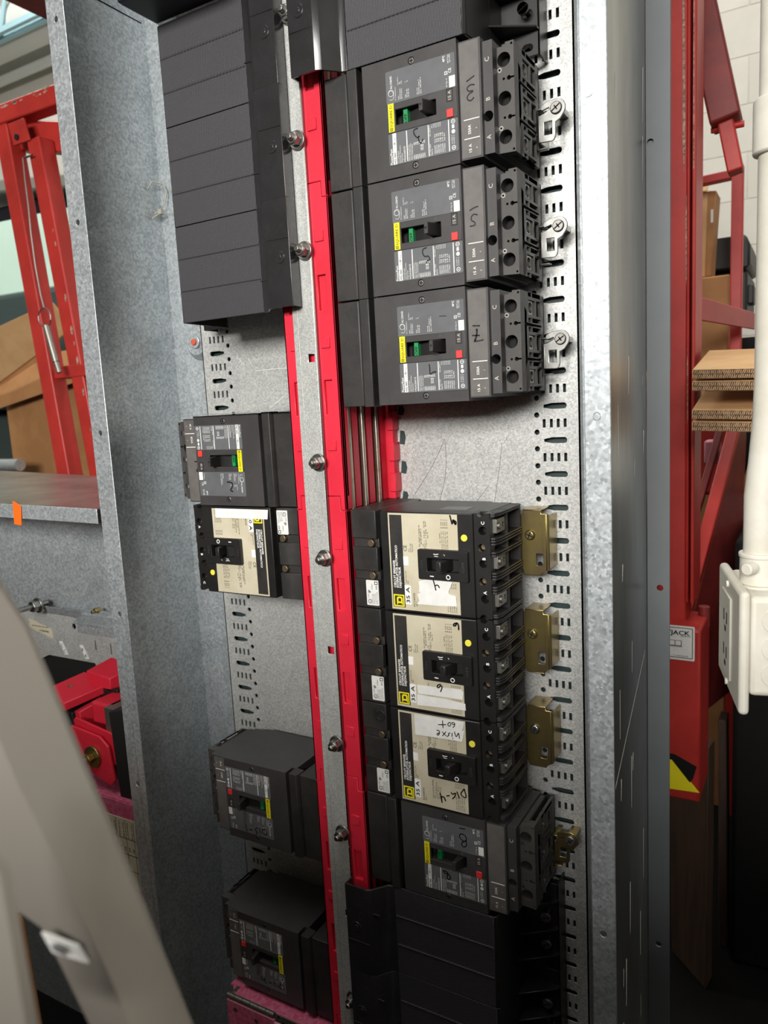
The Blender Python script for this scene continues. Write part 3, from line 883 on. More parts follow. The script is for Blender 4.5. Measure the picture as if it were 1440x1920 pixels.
fc0 = None
def fc(side, zc, label, amps, model, ink, group='black breakers with tan nameplates', papers=(), phases=('C', 'B', 'A'), open_base=False):
    global fc0
    t = thing('circuit_breaker', label, 'circuit breaker', (side * .14, 0, zc), group, rot=(0, math.pi, 0) if side < 0 else None)
    h = .0564
    first = fc0 is None
    if first:
        fc0 = t
        c = MB()
        c.prism(rect(.0770, .1880, -h, h), 'Y', Yf, -.104, [rect(.1350, .1735, -.0080, .0082)])
        c.box(.0770, .1880, -.1041, -.030, -h, h)
        c.box(.0700, .0771, -.1000, -.012, -h, h)
        c.box(.0771, .1700, -.030, -.010, -.0545, .0545)
        part('case', c, M['black'], t, bevel=.0009, local=True)
        # terminal shoulder with round openings
        hl = [circ(.1976, .0380, .0046, 16), circ(.1972, .0030, .0046, 16), circ(.1980, -.0352, .0046, 16), circ(.1957, .0198, .0043, 16), circ(.1957, -.0166, .0043, 16)]
        out = [(.1880, -h), (.1915, -h)] + [(.1955 + .0042 * math.cos(math.radians(a)), -h + .0042 * math.sin(math.radians(a))) for a in range(180, -1, -30)] + [(.2055, -h), (.2055, h)] + \
              [(.1955 + .0042 * math.cos(math.radians(a)), h + .0042 * math.sin(math.radians(a))) for a in range(0, -181, -30)] + [(.1880, h)]
        sh = MB().prism(out, 'Y', -.1105, -.098, hl)
        sh.box(.1880, .2000, -.0965, -.030, -h, h)
        part('hole_shade_plate', MB().box(.1885, .2050, -.0982, -.0970, -.055, .055), M['dark'], t, local=True)  # dark plate colours in the shade inside the round openings
        part('terminal_shoulder', sh, M['black'], t, bevel=.0006, seg=1, local=True)
        rb = MB()
        for v in (h - .0012, .0290, .0262, .0232, .0140, .0110, -.0080, -.0110, -.0140, -.0230, -.0260, -.0290, -h + .0012, .0530, -.0530):
            rb.prism([(.1995, -.1085), (.2100, -.1070), (.2125, -.0980), (.2125, -.034), (.1995, -.034)], 'Z', v - .0009, v + .0009)
        rb.box(.1995, .2118, -.0760, -.0740, -h, h).box(.1995, .2118, -.0370, -.0340, -h, h)
        part('barrier_ribs', rb, M['block'], t, bevel=.0003, seg=1, local=True, kind='stuff')
        for v in (.0420, .0040, -.0370):
            lg = MB().prism(rect(-.1020, -.0780, v - .0078, v + .0068), 'X', .2000, .2100, [circ(-.0845, v - .0008, .0026, 12)])
            lo = part('lug', lg, M['lug'], t, bevel=.0007, local=True)
            part('lug_screw', MB().cyl((-.0960, v - .0005), 'X', .0040, .2125, .2095, 16), M['dullsteel'], lo, bevel=.0005, local=True)
        for v in (.0198, -.0166):
            part('shoulder_screw', MB().cyl((.1957, v), 'Y', .0036, -.1035, -.099, 14), M['brass'], t, bevel=.0004, local=True)
        pl = part('nameplate', MB().prism([(.0873, -.0540), (.1710, -.0540), (.1710, -.0160), (.1252, -.0160), (.1252, .0164), (.1710, .0164), (.1710, .0548), (.0873, .0548)], 'Y', Yf - .0005, Yf), M['tan'], t, local=True)
        y = Yf - .0007
        part('name_band', MB().prism(rect(.0891, .1044, -.0514, .0528), 'Y', y, y + .0002), M['block'], pl, local=True, label='dark band on the tan plate')
        tx = MB().text('CIRCUIT BREAKER', .0938, -.0292, .0027, .0312, y=y - .0002, bold=.02)
        tx.text('INTERRUPTOR AUTOMATICO', .0972, -.0292, .0027, .0480, y=y - .0002, bold=.02)
        tx.text('DISJONCTEUR', .1006, -.0292, .0027, .0236, y=y - .0002, bold=.02)
        part('band_lettering', tx, M['white'], pl, local=True)
        lg = MB().prism(rect(.0900, .1033, -.0507, -.0370), 'Y', y - .0003, y, [rect(.0914, .1019, -.0493, -.0384)])
        lg.prism([(.0938, -.0485), (.0950, -.0485), (.0950, -.0468), (.0999, -.0468), (.0999, -.0485), (.1011, -.0485), (.1011, -.0410), (.0995, -.0394), (.0954, -.0394), (.0938, -.0410)], 'Y', y - .0003, y, [[(.0957, -.0450), (.0992, -.0450), (.0992, -.0418), (.0985, -.0412), (.0964, -.0412), (.0957, -.0418)]])
        part('square_logo', lg, M['yellow'], pl, local=True)
        wp = MB().prism(rect(.1044, .1120, -.0474, -.0258), 'Y', y, y + .0002).prism(rect(.1044, .1105, -.0030, .0065), 'Y', y, y + .0002)
        part('white_panels', wp, M['white'], pl, local=True, kind='stuff')
        k = MB()
        k.text('CE', .1092, .0125, .0042, .0068, y=y)
        k.text('Type/Tipo FC', .1072, -.0240, .0014, .0145, y=y).text('B3', .1096, -.0235, .0014, .0028, y=y)
        for i, s_ in enumerate(('40\u00b0C', 'HACR TYPE', 'Type CAAR')):
            k.text(s_, .1128 + i * .0021, .0118, .0015, (.0040, .0098, .0092)[i], y=y)
        rows = (('IEC 60947-2 50/60 Hz', .0185, .0240), ('BS EN 60947-2', .0215, .0170), ('Ue', .0190, .0026), ('410 V ~   2.5 kA   10 kA', .0150, .0320), ('Ui 750 V ~  Uimp   8 kV', .0150, .0320), ('Cat. A', .0280, .0070))
        for i, (s_, v, L) in enumerate(rows):
            k.text(s_, .1262 + i * .0020, v, .0016, L, y=y, bold=.005)
        for i, s_ in enumerate(('2.5-10 mm Cu  CU', '2.5-25 mm Cu CU', '2.5-6 mm Al  CU', '10-50 mm Al  Al')):
            k.text(s_, .1530 + i * .0022, .0162, .0015, .0200, y=y)
            k.text('3 M-1', .1530 + i * .0022, .0395, .0015, .0095, y=y)
        k.text('AL 100FA', .1508, .0235, .0014, .0110, y=y)
        for i, s_ in enumerate(('Interrupting Rating', 'AIR - A nom. I', 'UL/CSA/NEMA 60 Hz', '240 V~  100 kA', '480 V~  65 kA')):
            k.text(s_, .1285 + i * .0024, -.0440, .0015, (.0220, .0150, .0200, .0150, .0150)[i], y=y)
        for i, s_ in enumerate(('75\u00b0C wire size', '#14-#10 AWG Cu', '#14-#4  AWG Cu', '#12-#8  AWG Al', '#10-#1  AWG Al')):
            k.text(s_, .1575 + i * .0024, -.0520, .0015, .0160, y=y)
            k.text('35 50', .1575 + i * .0024, -.0260, .0015, .0060, y=y)
        part('fine_print', k, M['ink'], pl, local=True, kind='stuff')
        es = MB().prism(rrect(.1246, .1830, -.0164, .0168, .0018), 'Y', -.1190, -.1138, [rect(.1355, .1728, -.0074, .0076)])
        e = part('escutcheon', es, M['black'], t, bevel=.0009, local=True)
        part('recess_floor', MB().prism([(.1350, -.1060), (.1480, -.1120), (.1600, -.1120), (.1735, -.1060), (.1735, -.1045), (.1350, -.1045)], 'Z', -.0078, .0080), M['dark'], e, local=True)
        em = MB().text('ON', .1302, -.0045, .0028, .0090, y=-.1192).text('OFF', .1792, -.0060, .0028, .0115, y=-.1192)
        part('embossed_lettering', em, M['case'], e, local=True, kind='stuff')
        pm = MB().ribbon([(.1390, -.0122), (.1428, -.0123)], .0011, -.1192)
        pm.prism(circ(.1602, -.0122, .0026, 20), 'Y', -.1192, -.1189, [circ(.1602, -.0122, .0017, 18)])
        pm.ribbon([(.1440, .0122), (.1465, .0118), (.1495, .0124)], .0008, -.1192).ribbon([(.1450, .0100), (.1490, .0098)], .0006, -.1192).ribbon([(.1560, .0122), (.1570, .0112)], .0006, -.1192)
        part('white_marks', pm, M['white'], e, local=True)
        part('rivet_holes', MB().cyl((.1275, -.0112), 'Y', .0012, -.1193, -.1189, 10).cyl((.1800, -.0128), 'Y', .0012, -.1193, -.1189, 10), M['dark'], e, local=True)
        hd = MB().hexa([(.1505, -.1300, -.0060), (.1570, -.1300, -.0060), (.1635, -.1080, -.0068), (.1545, -.1080, -.0068),
                        (.1505, -.1300, .0064), (.1570, -.1300, .0064), (.1635, -.1080, .0068), (.1545, -.1080, .0068)])
        part('toggle_handle', hd, M['black'], t, bevel=.0012, local=True)
        part('test_button', MB().cyl((.1783, .0303), 'Y', .0037, Yf - .0012, Yf, 20), M['dot'], t, bevel=.0004, local=True)
        # plug-on base pieces
        pb = MB()
        for z0, z1 in ((.0240, h), (-.0135, .0140), (-h, -.0240)):
            pb.prism([(.0365, -.1095), (.0372, -.1110), (.0520, -.1110), (.0540, -.1118), (.0695, -.1118), (.0700, -.1100), (.0700, -.012), (.0365, -.012)], 'Z', z0, z1)
        pb.box(.0365, .0700, -.1070, -.012, -.0245, .0245)
        part('plug_on_base', pb, M['block'], t, bevel=.0007, local=True)
        for v in (.0188, -.0188):
            part('rivet', MB().cyl((.0622, v), 'Y', .0042, -.1128, -.106, 18), M['brass'], t, bevel=.0005, local=True)
        lb = part('approval_label', MB().prism(rrect(.0528, .0690, -.0535, -.0240, .0012), 'Y', -.1122, -.1117), M['paper'], t, local=True)
        k = MB()
        k.prism(circ(.0572, -.0488, .0026, 16), 'Y', -.1124, -.1122, [circ(.0572, -.0488, .0021, 14)]).text('UL', .0580, -.0503, .0018, .0028, y=-.1124)
        k.text('SP', .0582, -.0390, .0030, .0034, y=-.1124, bold=.03)
        k.text('LISTED', .0560, -.0450, .0013, .0050, y=-.1124)
        for i, s_ in enumerate(('Issue No. CB', 'Series 2  Refer', 'to enclosure for', 'breaker mounting')):
            k.text(s_, .0612 + i * .0020, -.0515, .0012, (.0110, .0120, .0125, .0140)[i], y=-.1124)
        k.text('259847', .0612, -.0350, .0013, .0070, y=-.1124)
        k.prism(rect(.0640, .0680, -.0292, -.0252), 'Y', -.1124, -.1122, [rect(.0647, .0673, -.0285, -.0259)])
        k.prism(rect(.0655, .0672, -.0345, -.0305), 'Y', -.1124, -.1122, [rect(.0659, .0668, -.0341, -.0309)])
        part('label_print', k, M['ink'], lb, local=True)
    else:
        copy_children(fc0, t, skip=('marker_writing', 'rating_lettering', 'phase_letters', 'paper_patch', 'white_tape'))
    ph = MB()
    for s_, v in zip(phases, (.0455, .0080, -.0290)):
        ph.text(s_, .1999, v - .0010, .0036, y=-.1108, bold=.025)
    part('phase_letters', ph, M['white'], t, local=True)
    r = MB().text(amps, .1106, -.0455, .0046, .0180, y=Yf - .0012, bold=.01)
    r.text(model, .1170, -.0490, .0024, .0150, y=Yf - .0008).text('480 V ~', .1195, -.0490, .0016, .0080, y=Yf - .0008)
    part('rating_lettering', r, M['ink'], t, local=True)
    for nm, p in papers:
        part(nm, MB().prism(p, 'Y', Yf - .0014, Yf - .0010), M['paper'], t, local=True, label='white paper stuck over the print')
    if ink:
        m = MB()
        for yy, w, pts in ink:
            m.ribbon(pts, w * 1.3, Yf - .0017)
        part('marker_writing', m, M['ink'], t, local=True, label='handwritten black marker strokes')
    return t

# handwriting and paper pieces seen on single breakers, in breaker coordinates
INK_3 = [(-0.1096, 0.0009, [(0.2049, 0.02), (0.1975, 0.0169)]), (-0.1096, 0.0009, [(0.2049, 0.0122), (0.2016, 0.0132), (0.1979, 0.0117), (0.1972, 0.0098), (0.1992, 0.0072), (0.2032, 0.0076), (0.2032, 0.0062), (0.1995, 0.0055), (0.1972, 0.0029), (0.1974, 0.0008), (0.1995, -0.0011), (0.202, -0.0009), (0.2039, 0.0008)]), (-0.1146, 0.0009, [(0.1451, -0.0152), (0.1408, -0.0157), (0.1406, -0.019), (0.1431, -0.0232), (0.1453, -0.0239), (0.1474, -0.0222), (0.1453, -0.0239), (0.1464, -0.0281), (0.1483, -0.0301), (0.1505, -0.0267)])]
INK_5 = [(-0.1096, 0.0009, [(0.2043, 0.0159), (0.2009, 0.0155), (0.1961, 0.0136)]), (-0.1096, 0.0009, [(0.2034, 0.0083), (0.1994, 0.0097), (0.1968, 0.0068), (0.1973, 0.0034), (0.2004, 0.0023), (0.2015, -0.0012), (0.1958, -0.0014)]), (-0.1146, 0.0009, [(0.1492, -0.0155), (0.1451, -0.0161), (0.1443, -0.0194), (0.1467, -0.0244), (0.1508, -0.0232), (0.1532, -0.0279), (0.1502, -0.0281), (0.1485, -0.0295)])]
INK_7 = [(-0.1096, 0.001, [(0.1949, 0.0176), (0.2019, 0.017)]), (-0.1096, 0.0015, [(0.1989, 0.0136), (0.1987, 0.0084), (0.1966, 0.0031)]), (-0.1096, 0.001, [(0.1942, 0.0082), (0.2013, 0.0076)]), (-0.1096, 0.0009, [(0.1956, 0.0022), (0.2004, 0.0023), (0.2052, 0.0029)]), (-0.1146, 0.0009, [(0.1465, -0.0171), (0.1472, -0.022), (0.1469, -0.028), (0.1504, -0.0249), (0.1538, -0.0251)]), (-0.1146, 0.0005, [(0.1605, 0.0302), (0.1681, 0.0297)])]
INK_8 = [(-0.1146, 0.0009, [(0.159, 0.0409), (0.1652, 0.0414)]), (-0.1146, 0.0009, [(0.1667, 0.0275), (0.163, 0.0255), (0.1581, 0.0296), (0.159, 0.0338), (0.1634, 0.0349), (0.1669, 0.0319), (0.1667, 0.0268), (0.1616, 0.0251), (0.1603, 0.0208), (0.1635, 0.0184), (0.1672, 0.0223), (0.1663, 0.0263)]), (-0.1146, 0.001, [(0.1368, -0.0172), (0.1406, -0.0176), (0.142, -0.0194), (0.1389, -0.0206), (0.136, -0.0189), (0.1368, -0.0172)]), (-0.1146, 0.001, [(0.1419, -0.0201), (0.1402, -0.0258), (0.1431, -0.0272), (0.1455, -0.0235), (0.1434, -0.0205), (0.1419, -0.0201)])]
INK_FC5 = [(-0.1146, 0.001, [(0.1403, -0.0166), (0.1421, -0.0231), (0.1431, -0.0282)]), (-0.1146, 0.001, [(0.1423, -0.0236), (0.1451, -0.0222), (0.1465, -0.0232), (0.1474, -0.0252)]), (-0.1146, 0.0011, [(0.1633, 0.0539), (0.1648, 0.0479), (0.1655, 0.0441), (0.1666, 0.0495), (0.1677, 0.0495), (0.1695, 0.0437), (0.1705, 0.0475), (0.1683, 0.049), (0.1671, 0.0474), (0.1693, 0.0447)])]
INK_FC6 = [(-0.1146, 0.0012, [(0.1663, 0.0517), (0.1632, 0.0508), (0.1618, 0.0483), (0.1643, 0.048), (0.1656, 0.0504), (0.1669, 0.0521), (0.1683, 0.049), (0.1682, 0.0446)]), (-0.1146, 0.001, [(0.1435, -0.0204), (0.1402, -0.0215), (0.1391, -0.0247), (0.1417, -0.0249), (0.1438, -0.021), (0.1459, -0.0237), (0.1434, -0.0289)])]
INK_FC4 = [(-0.1146, 0.0008, [(0.1441, 0.0516), (0.1444, 0.0439)]), (-0.1146, 0.0008, [(0.1388, 0.0463), (0.148, 0.0478)]), (-0.1146, 0.0007, [(0.1522, 0.0511), (0.1501, 0.0487), (0.1513, 0.0464), (0.1534, 0.0474), (0.1545, 0.0502), (0.1533, 0.0515), (0.1515, 0.0504)]), (-0.1146, 0.0007, [(0.1567, 0.0461), (0.1588, 0.0484), (0.159, 0.0516), (0.1563, 0.0522), (0.1552, 0.0504), (0.1569, 0.0493), (0.1589, 0.0504)]), (-0.1146, 0.0008, [(0.1639, 0.0347), (0.1632, 0.0423), (0.1599, 0.0343), (0.1582, 0.0412)]), (-0.1146, 0.0008, [(0.1554, 0.0391), (0.1549, 0.0353)]), (-0.1146, 0.0008, [(0.1558, 0.0333), (0.156, 0.033)]), (-0.1146, 0.0008, [(0.1527, 0.0389), (0.1503, 0.0377), (0.1516, 0.0361), (0.1491, 0.0343)]), (-0.1146, 0.0007, [(0.1476, 0.0393), (0.1433, 0.0339)]), (-0.1146, 0.0007, [(0.1432, 0.0384), (0.1478, 0.0346)]), (-0.1146, 0.0008, [(0.1367, 0.0393), (0.1398, 0.0392), (0.1396, 0.0352), (0.1371, 0.0331), (0.1362, 0.0352), (0.1393, 0.0364)]), (-0.1146, 0.0011, [(0.1369, -0.0357), (0.1384, -0.0414), (0.1389, -0.0464)]), (-0.1146, 0.0011, [(0.1377, -0.041), (0.1413, -0.0384), (0.1435, -0.0436)]), (-0.1146, 0.0011, [(0.1452, -0.0373), (0.1483, -0.0362)]), (-0.1146, 0.001, [(0.1509, -0.032), (0.1525, -0.0343), (0.1567, -0.0306), (0.1558, -0.0354), (0.1523, -0.039)]), (-0.1146, 0.001, [(0.1581, -0.0296), (0.1606, -0.0363)]), (-0.1146, 0.001, [(0.1671, -0.0243), (0.17, -0.0349), (0.1634, -0.0331), (0.1625, -0.03), (0.1671, -0.0243)])]
INK_L2 = [(-0.1096, 0.0011, [(0.1969, 0.0008), (0.1902, 0.0013), (0.1871, 0.0045), (0.1921, 0.0094), (0.1958, 0.013), (0.1908, 0.0145)]), (-0.1146, 0.0011, [(0.1409, 0.0266), (0.1372, 0.0265), (0.132, 0.0279), (0.1335, 0.0335), (0.1375, 0.037), (0.1331, 0.0384)])]
INK_D1 = [(-0.1146, 0.001, [(0.1591, 0.0343), (0.1575, 0.0422)]), (-0.1146, 0.001, [(0.1532, 0.0389), (0.1482, 0.0386)]), (-0.1146, 0.0009, [(0.1383, 0.0328), (0.143, 0.0355), (0.1424, 0.0384), (0.1389, 0.039), (0.142, 0.0428)]), (-0.1146, 0.0009, [(0.1357, 0.0329), (0.1338, 0.0406)]), (-0.1146, 0.0009, [(0.1259, 0.0312), (0.1314, 0.0341), (0.1302, 0.0397), (0.1223, 0.0399), (0.1259, 0.0312)])]
INK_D3 = [(-0.1146, 0.001, [(0.1538, 0.0316), (0.1548, 0.0368), (0.1497, 0.0364), (0.1474, 0.0316), (0.149, 0.0386), (0.1454, 0.0391)]), (-0.1146, 0.001, [(0.1415, 0.0366), (0.1369, 0.0359)]), (-0.1146, 0.0009, [(0.1293, 0.032), (0.1332, 0.035), (0.1316, 0.0376), (0.128, 0.037)]), (-0.1146, 0.0009, [(0.1266, 0.0318), (0.1245, 0.0381)]), (-0.1146, 0.0009, [(0.1212, 0.0313), (0.1235, 0.0369), (0.1192, 0.0384), (0.1139, 0.038), (0.1176, 0.0307), (0.1212, 0.0313)])]
PAPER5 = [[(0.1225, -0.0201), (0.1321, -0.0171), (0.1489, -0.0176), (0.163, -0.0181), (0.1579, -0.0291), (0.1589, -0.0317), (0.1665, -0.0333), (0.1672, -0.0442), (0.1476, -0.0456), (0.1313, -0.0458), (0.119, -0.0458), (0.1226, -0.042), (0.1202, -0.0349), (0.1252, -0.0317), (0.1222, -0.0319), (0.1231, -0.0262)]]
PAPER6 = [[(0.1141, -0.0256), (0.1681, -0.0228), (0.1708, -0.026), (0.1695, -0.0343), (0.1512, -0.0345), (0.1272, -0.0351), (0.1152, -0.0354)], [(0.1139, -0.0363), (0.1271, -0.0367), (0.1511, -0.0369), (0.1724, -0.0387), (0.1727, -0.0462), (0.1364, -0.0479), (0.1132, -0.0494)]]
PAPER4 = [[(0.1088, 0.0534), (0.1704, 0.0545), (0.1688, 0.0475), (0.1666, 0.044), (0.1699, 0.0439), (0.1667, 0.0311), (0.1293, 0.03), (0.1089, 0.0292)]]
TAPE20 = [[(0.164, -0.0542), (0.0791, -0.0541), (0.081, -0.0424), (0.1644, -0.0422)]]

# right column, top to bottom
hga(1, MID(0), 'topmost breaker right of the rail, number 13 handwritten on its grey strip', '15 A', '550A', INK_3)
hga(1, MID(1), 'second breaker down right of the rail, dusty pinkish strip with 15 written on it', '15 A', '550A', INK_5)
hga(1, MID(2), 'third breaker right of the rail, marked 17, just above the bare bus bars', '15 A', '550A', INK_7)
fc(1, MID(4), 'tan-faced breaker directly below the bare bus bars, torn paper marked 5', '35 A', 'FC34035', INK_FC5, papers=[('paper_patch', p) for p in PAPER5])
part('top_label', MB().box(.140, .172, -.092, -.070, .0564, .0567), M['label'], bpy.data.objects['circuit_breaker.003'], local=True)
fc(1, MID(5), 'tan-faced breaker with two white paper strips and a handwritten 6', '35 A', 'FC34035', INK_FC6, papers=[('paper_patch', p) for p in PAPER6])
fc(1, MID(6), 'tan-faced breaker with upside-down writing on white paper and DIS-4', '35 A', 'FC34035', INK_FC4, papers=[('paper_patch', p) for p in PAPER4])
ob = bpy.data.objects['circuit_breaker.005']
part('latch_opening', MB().prism(circ(.0625, .0425, .0062, 20), 'Y', -.1128, -.1115, [circ(.0625, .0425, .0044, 18)]), M['black'], ob, bevel=.0004, local=True)
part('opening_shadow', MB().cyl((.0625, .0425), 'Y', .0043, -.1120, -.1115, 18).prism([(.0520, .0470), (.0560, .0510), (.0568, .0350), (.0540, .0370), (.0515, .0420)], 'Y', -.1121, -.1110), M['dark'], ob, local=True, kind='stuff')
hga(1, MID(7), 'breaker low on the right with a large 8 in marker, above textured covers', '15 A', '550A', INK_8)
# left column, upside down
hga(-1, MID(3), 'breaker left of the rail under the thin steel sheet, marked 2', '40 A', '825A', INK_L2)
fc(-1, MID(4), 'upside-down tan-faced breaker left of the rail with white tape on top', '20 A', 'FC34020', (), papers=[('white_tape', p) for p in TAPE20], phases=('C', 'B', 'A'))
hga(-1, -.8865, 'upper of the two lone breakers low on the left, marked DIS-1', '70 A', '1100A', INK_D1)
hga(-1, MID(9), 'lowest breaker on the left, marked DIS-3, above the pink board', '20 A', '1100A', INK_D3)

# thin steel sheet above breaker 2
solo('steel_sheet', MB().box(-.2270, -.0365, -.1225, -.012, MID(3) + .0575, MID(3) + .0583), M['galv'],
     'thin bare steel sheet lying on top of the breaker marked 2', 'sheet', bevel=.0002, seg=1)

# ------------------------------------------------ breaker feet on the right
foot0 = None
def foot(zc, label, material, twisted=False):
    global foot0
    t = thing('mounting_clip', label, 'clip', (.252, -.002, zc - .03), 'hooked breaker feet')
    m = MB()
    y0, y1 = -.0280, -.0258
    dz = zc
    hole = rect(.2463, .2543, -.0205, -.0080)
    out = [(.2415, -.0270)] + [(.2530 + .005 * math.cos(math.radians(a)), -.0225 + .005 * math.sin(math.radians(a))) for a in range(-90, 1, 30)] + \
          [(.2580, -.0100), (.2630, -.0075)] + [(.2592 + .0095 * math.cos(math.radians(a)), .0030 + .0095 * math.sin(math.radians(a))) for a in range(-40, 111, 25)] + \
          [(.2500, .0115), (.2435, .0085), (.2420, .0040), (.2450, .0035), (.2515, .0052), (.2520, .0035), (.2460, .0005), (.2415, -.0005)]
    m.prism([(a, b + dz) for a, b in out], 'Y', y0, y1, [[(a, b + dz) for a, b in hole]])
    m.box(.2405, .2422, y0 - .0008, -.002, dz - .0270, dz - .0008)
    m.box(.2390, .2440, y0 - .0012, -.005, dz + .0042, dz + .0056)
    m.prism([(.2395, -.034), (.2465, -.0335), (.2475, -.0325), (.2395, -.0315)], 'Y', y0, -.004)if False else None
    m.box(.2385, .2490, -.0275, -.020, dz - .0335, dz - .0323)
    m.box(.2540, .2640, y1, -.0005, dz + .0000, dz + .0060)
    part('clip_plate', m, material, t, bevel=.0007)
    s = MB().cyl((.2592, dz + .0030), 'Y', .0058, -.0305, -.0278, 20, r2=.0064)
    so = part('screw', s, M['dullsteel'], t, bevel=.0007)
    k = MB().box(-.0050, .0050, -.0309, -.0303, -.0006, .0006).box(-.0006, .0006, -.0309, -.0303, -.0026, .0026).xf(Matrix.Translation((.2592, 0, dz + .0030)) @ Matrix.Rotation(math.radians(-35), 4, 'Y'))
    part('screw_slot', k, M['dark'], so)
    return t
foot(MID(0), 'topmost hooked metal clip, beside the uppermost breaker', M['zinc'])
foot(MID(1), 'second hooked metal clip from the top of the perforated strip', M['zinc'])
foot(MID(2), 'third hooked metal clip, just above the row of bare pan slots', M['zinc'])
foot(MID(7), 'yellowish hooked metal clip low on the perforated strip', M['gold'])

def wide_clip(zc, label, screw_mat):
    t = thing('mounting_bracket', label, 'bracket', (.228, -.002, zc - .024), 'yellow breaker brackets')
    y0, y1 = -.0310, -.0294
    m = MB()
    out = [(.2105, -.0195), (.2160, -.0195), (.2165, -.0225), (.2175, -.0255), (.2375, -.0245), (.2385, -.0225), (.2435, -.0200), (.2440, .0448), (.2385, .0448), (.2385, .0478), (.2170, .0478), (.2170, .0440), (.2105, .0440)]
    m.prism([(a, b + zc) for a, b in out], 'Y', y0, y1, [rrect(.2318, .2396, zc - .0140, zc - .0008, .0008)])
    m.hexa([(.2035, -.0275, zc - .0215), (.2105, -.0310, zc - .0195), (.2105, -.0294, zc - .0195), (.2035, -.0259, zc - .0215),
            (.2035, -.0275, zc + .0440), (.2105, -.0310, zc + .0440), (.2105, -.0294, zc + .0440), (.2035, -.0259, zc + .0440)])
    m.hexa([(.2438, -.0310, zc - .0200), (.2465, -.0295, zc - .0185), (.2455, -.0283, zc - .0185), (.2430, -.0294, zc - .0200),
            (.2438, -.0310, zc + .0448), (.2465, -.0295, zc + .0440), (.2455, -.0283, zc + .0440), (.2430, -.0294, zc + .0448)])
    m.box(.2452, .2466, -.0293, -.0005, zc - .0175, zc + .0425)
    m.box(.2170, .2385, -.0310, -.0020, zc + .0478, zc + .0492)
    m.box(.2175, .2375, -.0300, -.0020, zc - .0262, zc - .0250)
    m.box(.2035, .2050, -.0275, -.0005, zc - .0210, zc + .0400)
    m.xf(Matrix.Translation((-.0040, 0, 0)))
    part('bracket_plate', m, M['gold'], t, bevel=.0007)
    s = MB().cyl((.2213, zc + .0205), 'Y', .0050, -.0345, -.0308, 20, r2=.0064)
    so = part('screw', s, screw_mat, t, bevel=.0010)
    k = MB().box(-.0045, .0045, -.0349, -.0338, -.0006, .0006).box(-.0006, .0006, -.0349, -.0338, -.0045, .0045).xf(Matrix.Translation((.2213, 0, zc + .0205)) @ Matrix.Rotation(math.radians(20), 4, 'Y'))
    part('screw_slot', k, M['dark'], so)
wide_clip(MID(4), 'topmost of the three yellow-plated brackets right of the tan breakers', M['gold'])
wide_clip(MID(5), 'middle yellow-plated bracket right of the tan breakers', M['gold'])
wide_clip(MID(6), 'lowest yellow-plated bracket, with a bright silver screw', M['zinc'])

# ------------------------------------------------ pink barrier board with hinge, bottom of the panel
t = thing('barrier_board', 'pink red fibreglass barrier with steel hinge at the bottom of the panel', 'board', (-.12, -.05, -1.45))
zt = -1.1785
part('top_board', MB().prism([(-.2130, -.100), (-.2130, -.1155), (-.2080, -.1155), (-.1960, -.1270), (-.0380, -.1270), (-.0380, -.02), (-.2130, -.02)], 'Z', zt - .0032, zt), M['gpo'], t, bevel=.0003, seg=1)
fl = MB().prism([(-.2035, -.0 + zt - .006), (-.1205, zt - .006), (-.1205, zt - .010), (-.0380, zt - .010), (-.0380, -1.45), (-.2035, -1.45)], 'Y', -.1350, -.1318)
part('front_flap', fl, M['gpo'], t, bevel=.0003, seg=1)
part('board_edge', MB().box(-.2035, -.1205, -.1351, -.1317, zt - .0062, zt - .0056).box(-.1205, -.0380, -.1351, -.1317, zt - .0102, zt - .0096).box(-.1960, -.0380, -.1274, -.1268, zt - .0030, zt + .0002), M['gpo_edge'], t)
hg = part('hinge', MB().box(-.2010, -.1950, -.1300, -.1150, zt + .0001, zt + .0010), M['lug'], t, bevel=.0003, seg=1, label='brushed steel piano hinge')
for i in range(6):
    x = -.2030 + i * .0138
    part('knuckle', MB().cyl((-.1322, zt + .0005), 'X', .0036, x, x + .0132, 18), M['lug'], hg, bevel=.0003, seg=1)
for x, z in ((-.1880, zt - .016), (-.1515, zt - .019)):
    part('hinge_rivet', MB().cyl((x, z), 'Y', .0036, -.1356, -.1345, 14), M['brass'], t, bevel=.0003, seg=1)
part('board_rivet', MB().cyl((-.1975, -.1240), 'Z', .0026, zt + .0008, zt + .0018, 14), M['brass'], t, bevel=.0003, seg=1)

# ================================================================== SECOND PANEL, LOWER LEFT
p2 = thing('second_panel', 'lower galvanized panel box left of the main panel, with red bus insulators', 'enclosure', (-.8, .05, -1.548))
part('back_sheet', MB().box(-1.25, -.345, .012, .0135, -1.548, -.50), M['galv'], p2)
part('top_sheet', MB().hexa([(-1.25, -.148, -.4760), (-.345, -.148, -.4900), (-.345, .135, -.4900), (-1.25, .265, -.4760),
                             (-1.25, -.148, -.4745), (-.345, -.148, -.4885), (-.345, .135, -.4885), (-1.25, .265, -.4745)]), M['galv_side'], p2)
part('front_lip', MB().hexa([(-1.25, -.1500, -.4960), (-.345, -.1500, -.5090), (-.345, -.1485, -.5090), (-1.25, -.1485, -.4960),
                             (-1.25, -.1500, -.4745), (-.345, -.1500, -.4885), (-.345, -.1485, -.4885), (-1.25, -.1485, -.4745)]), M['galv'], p2, bevel=.0006)
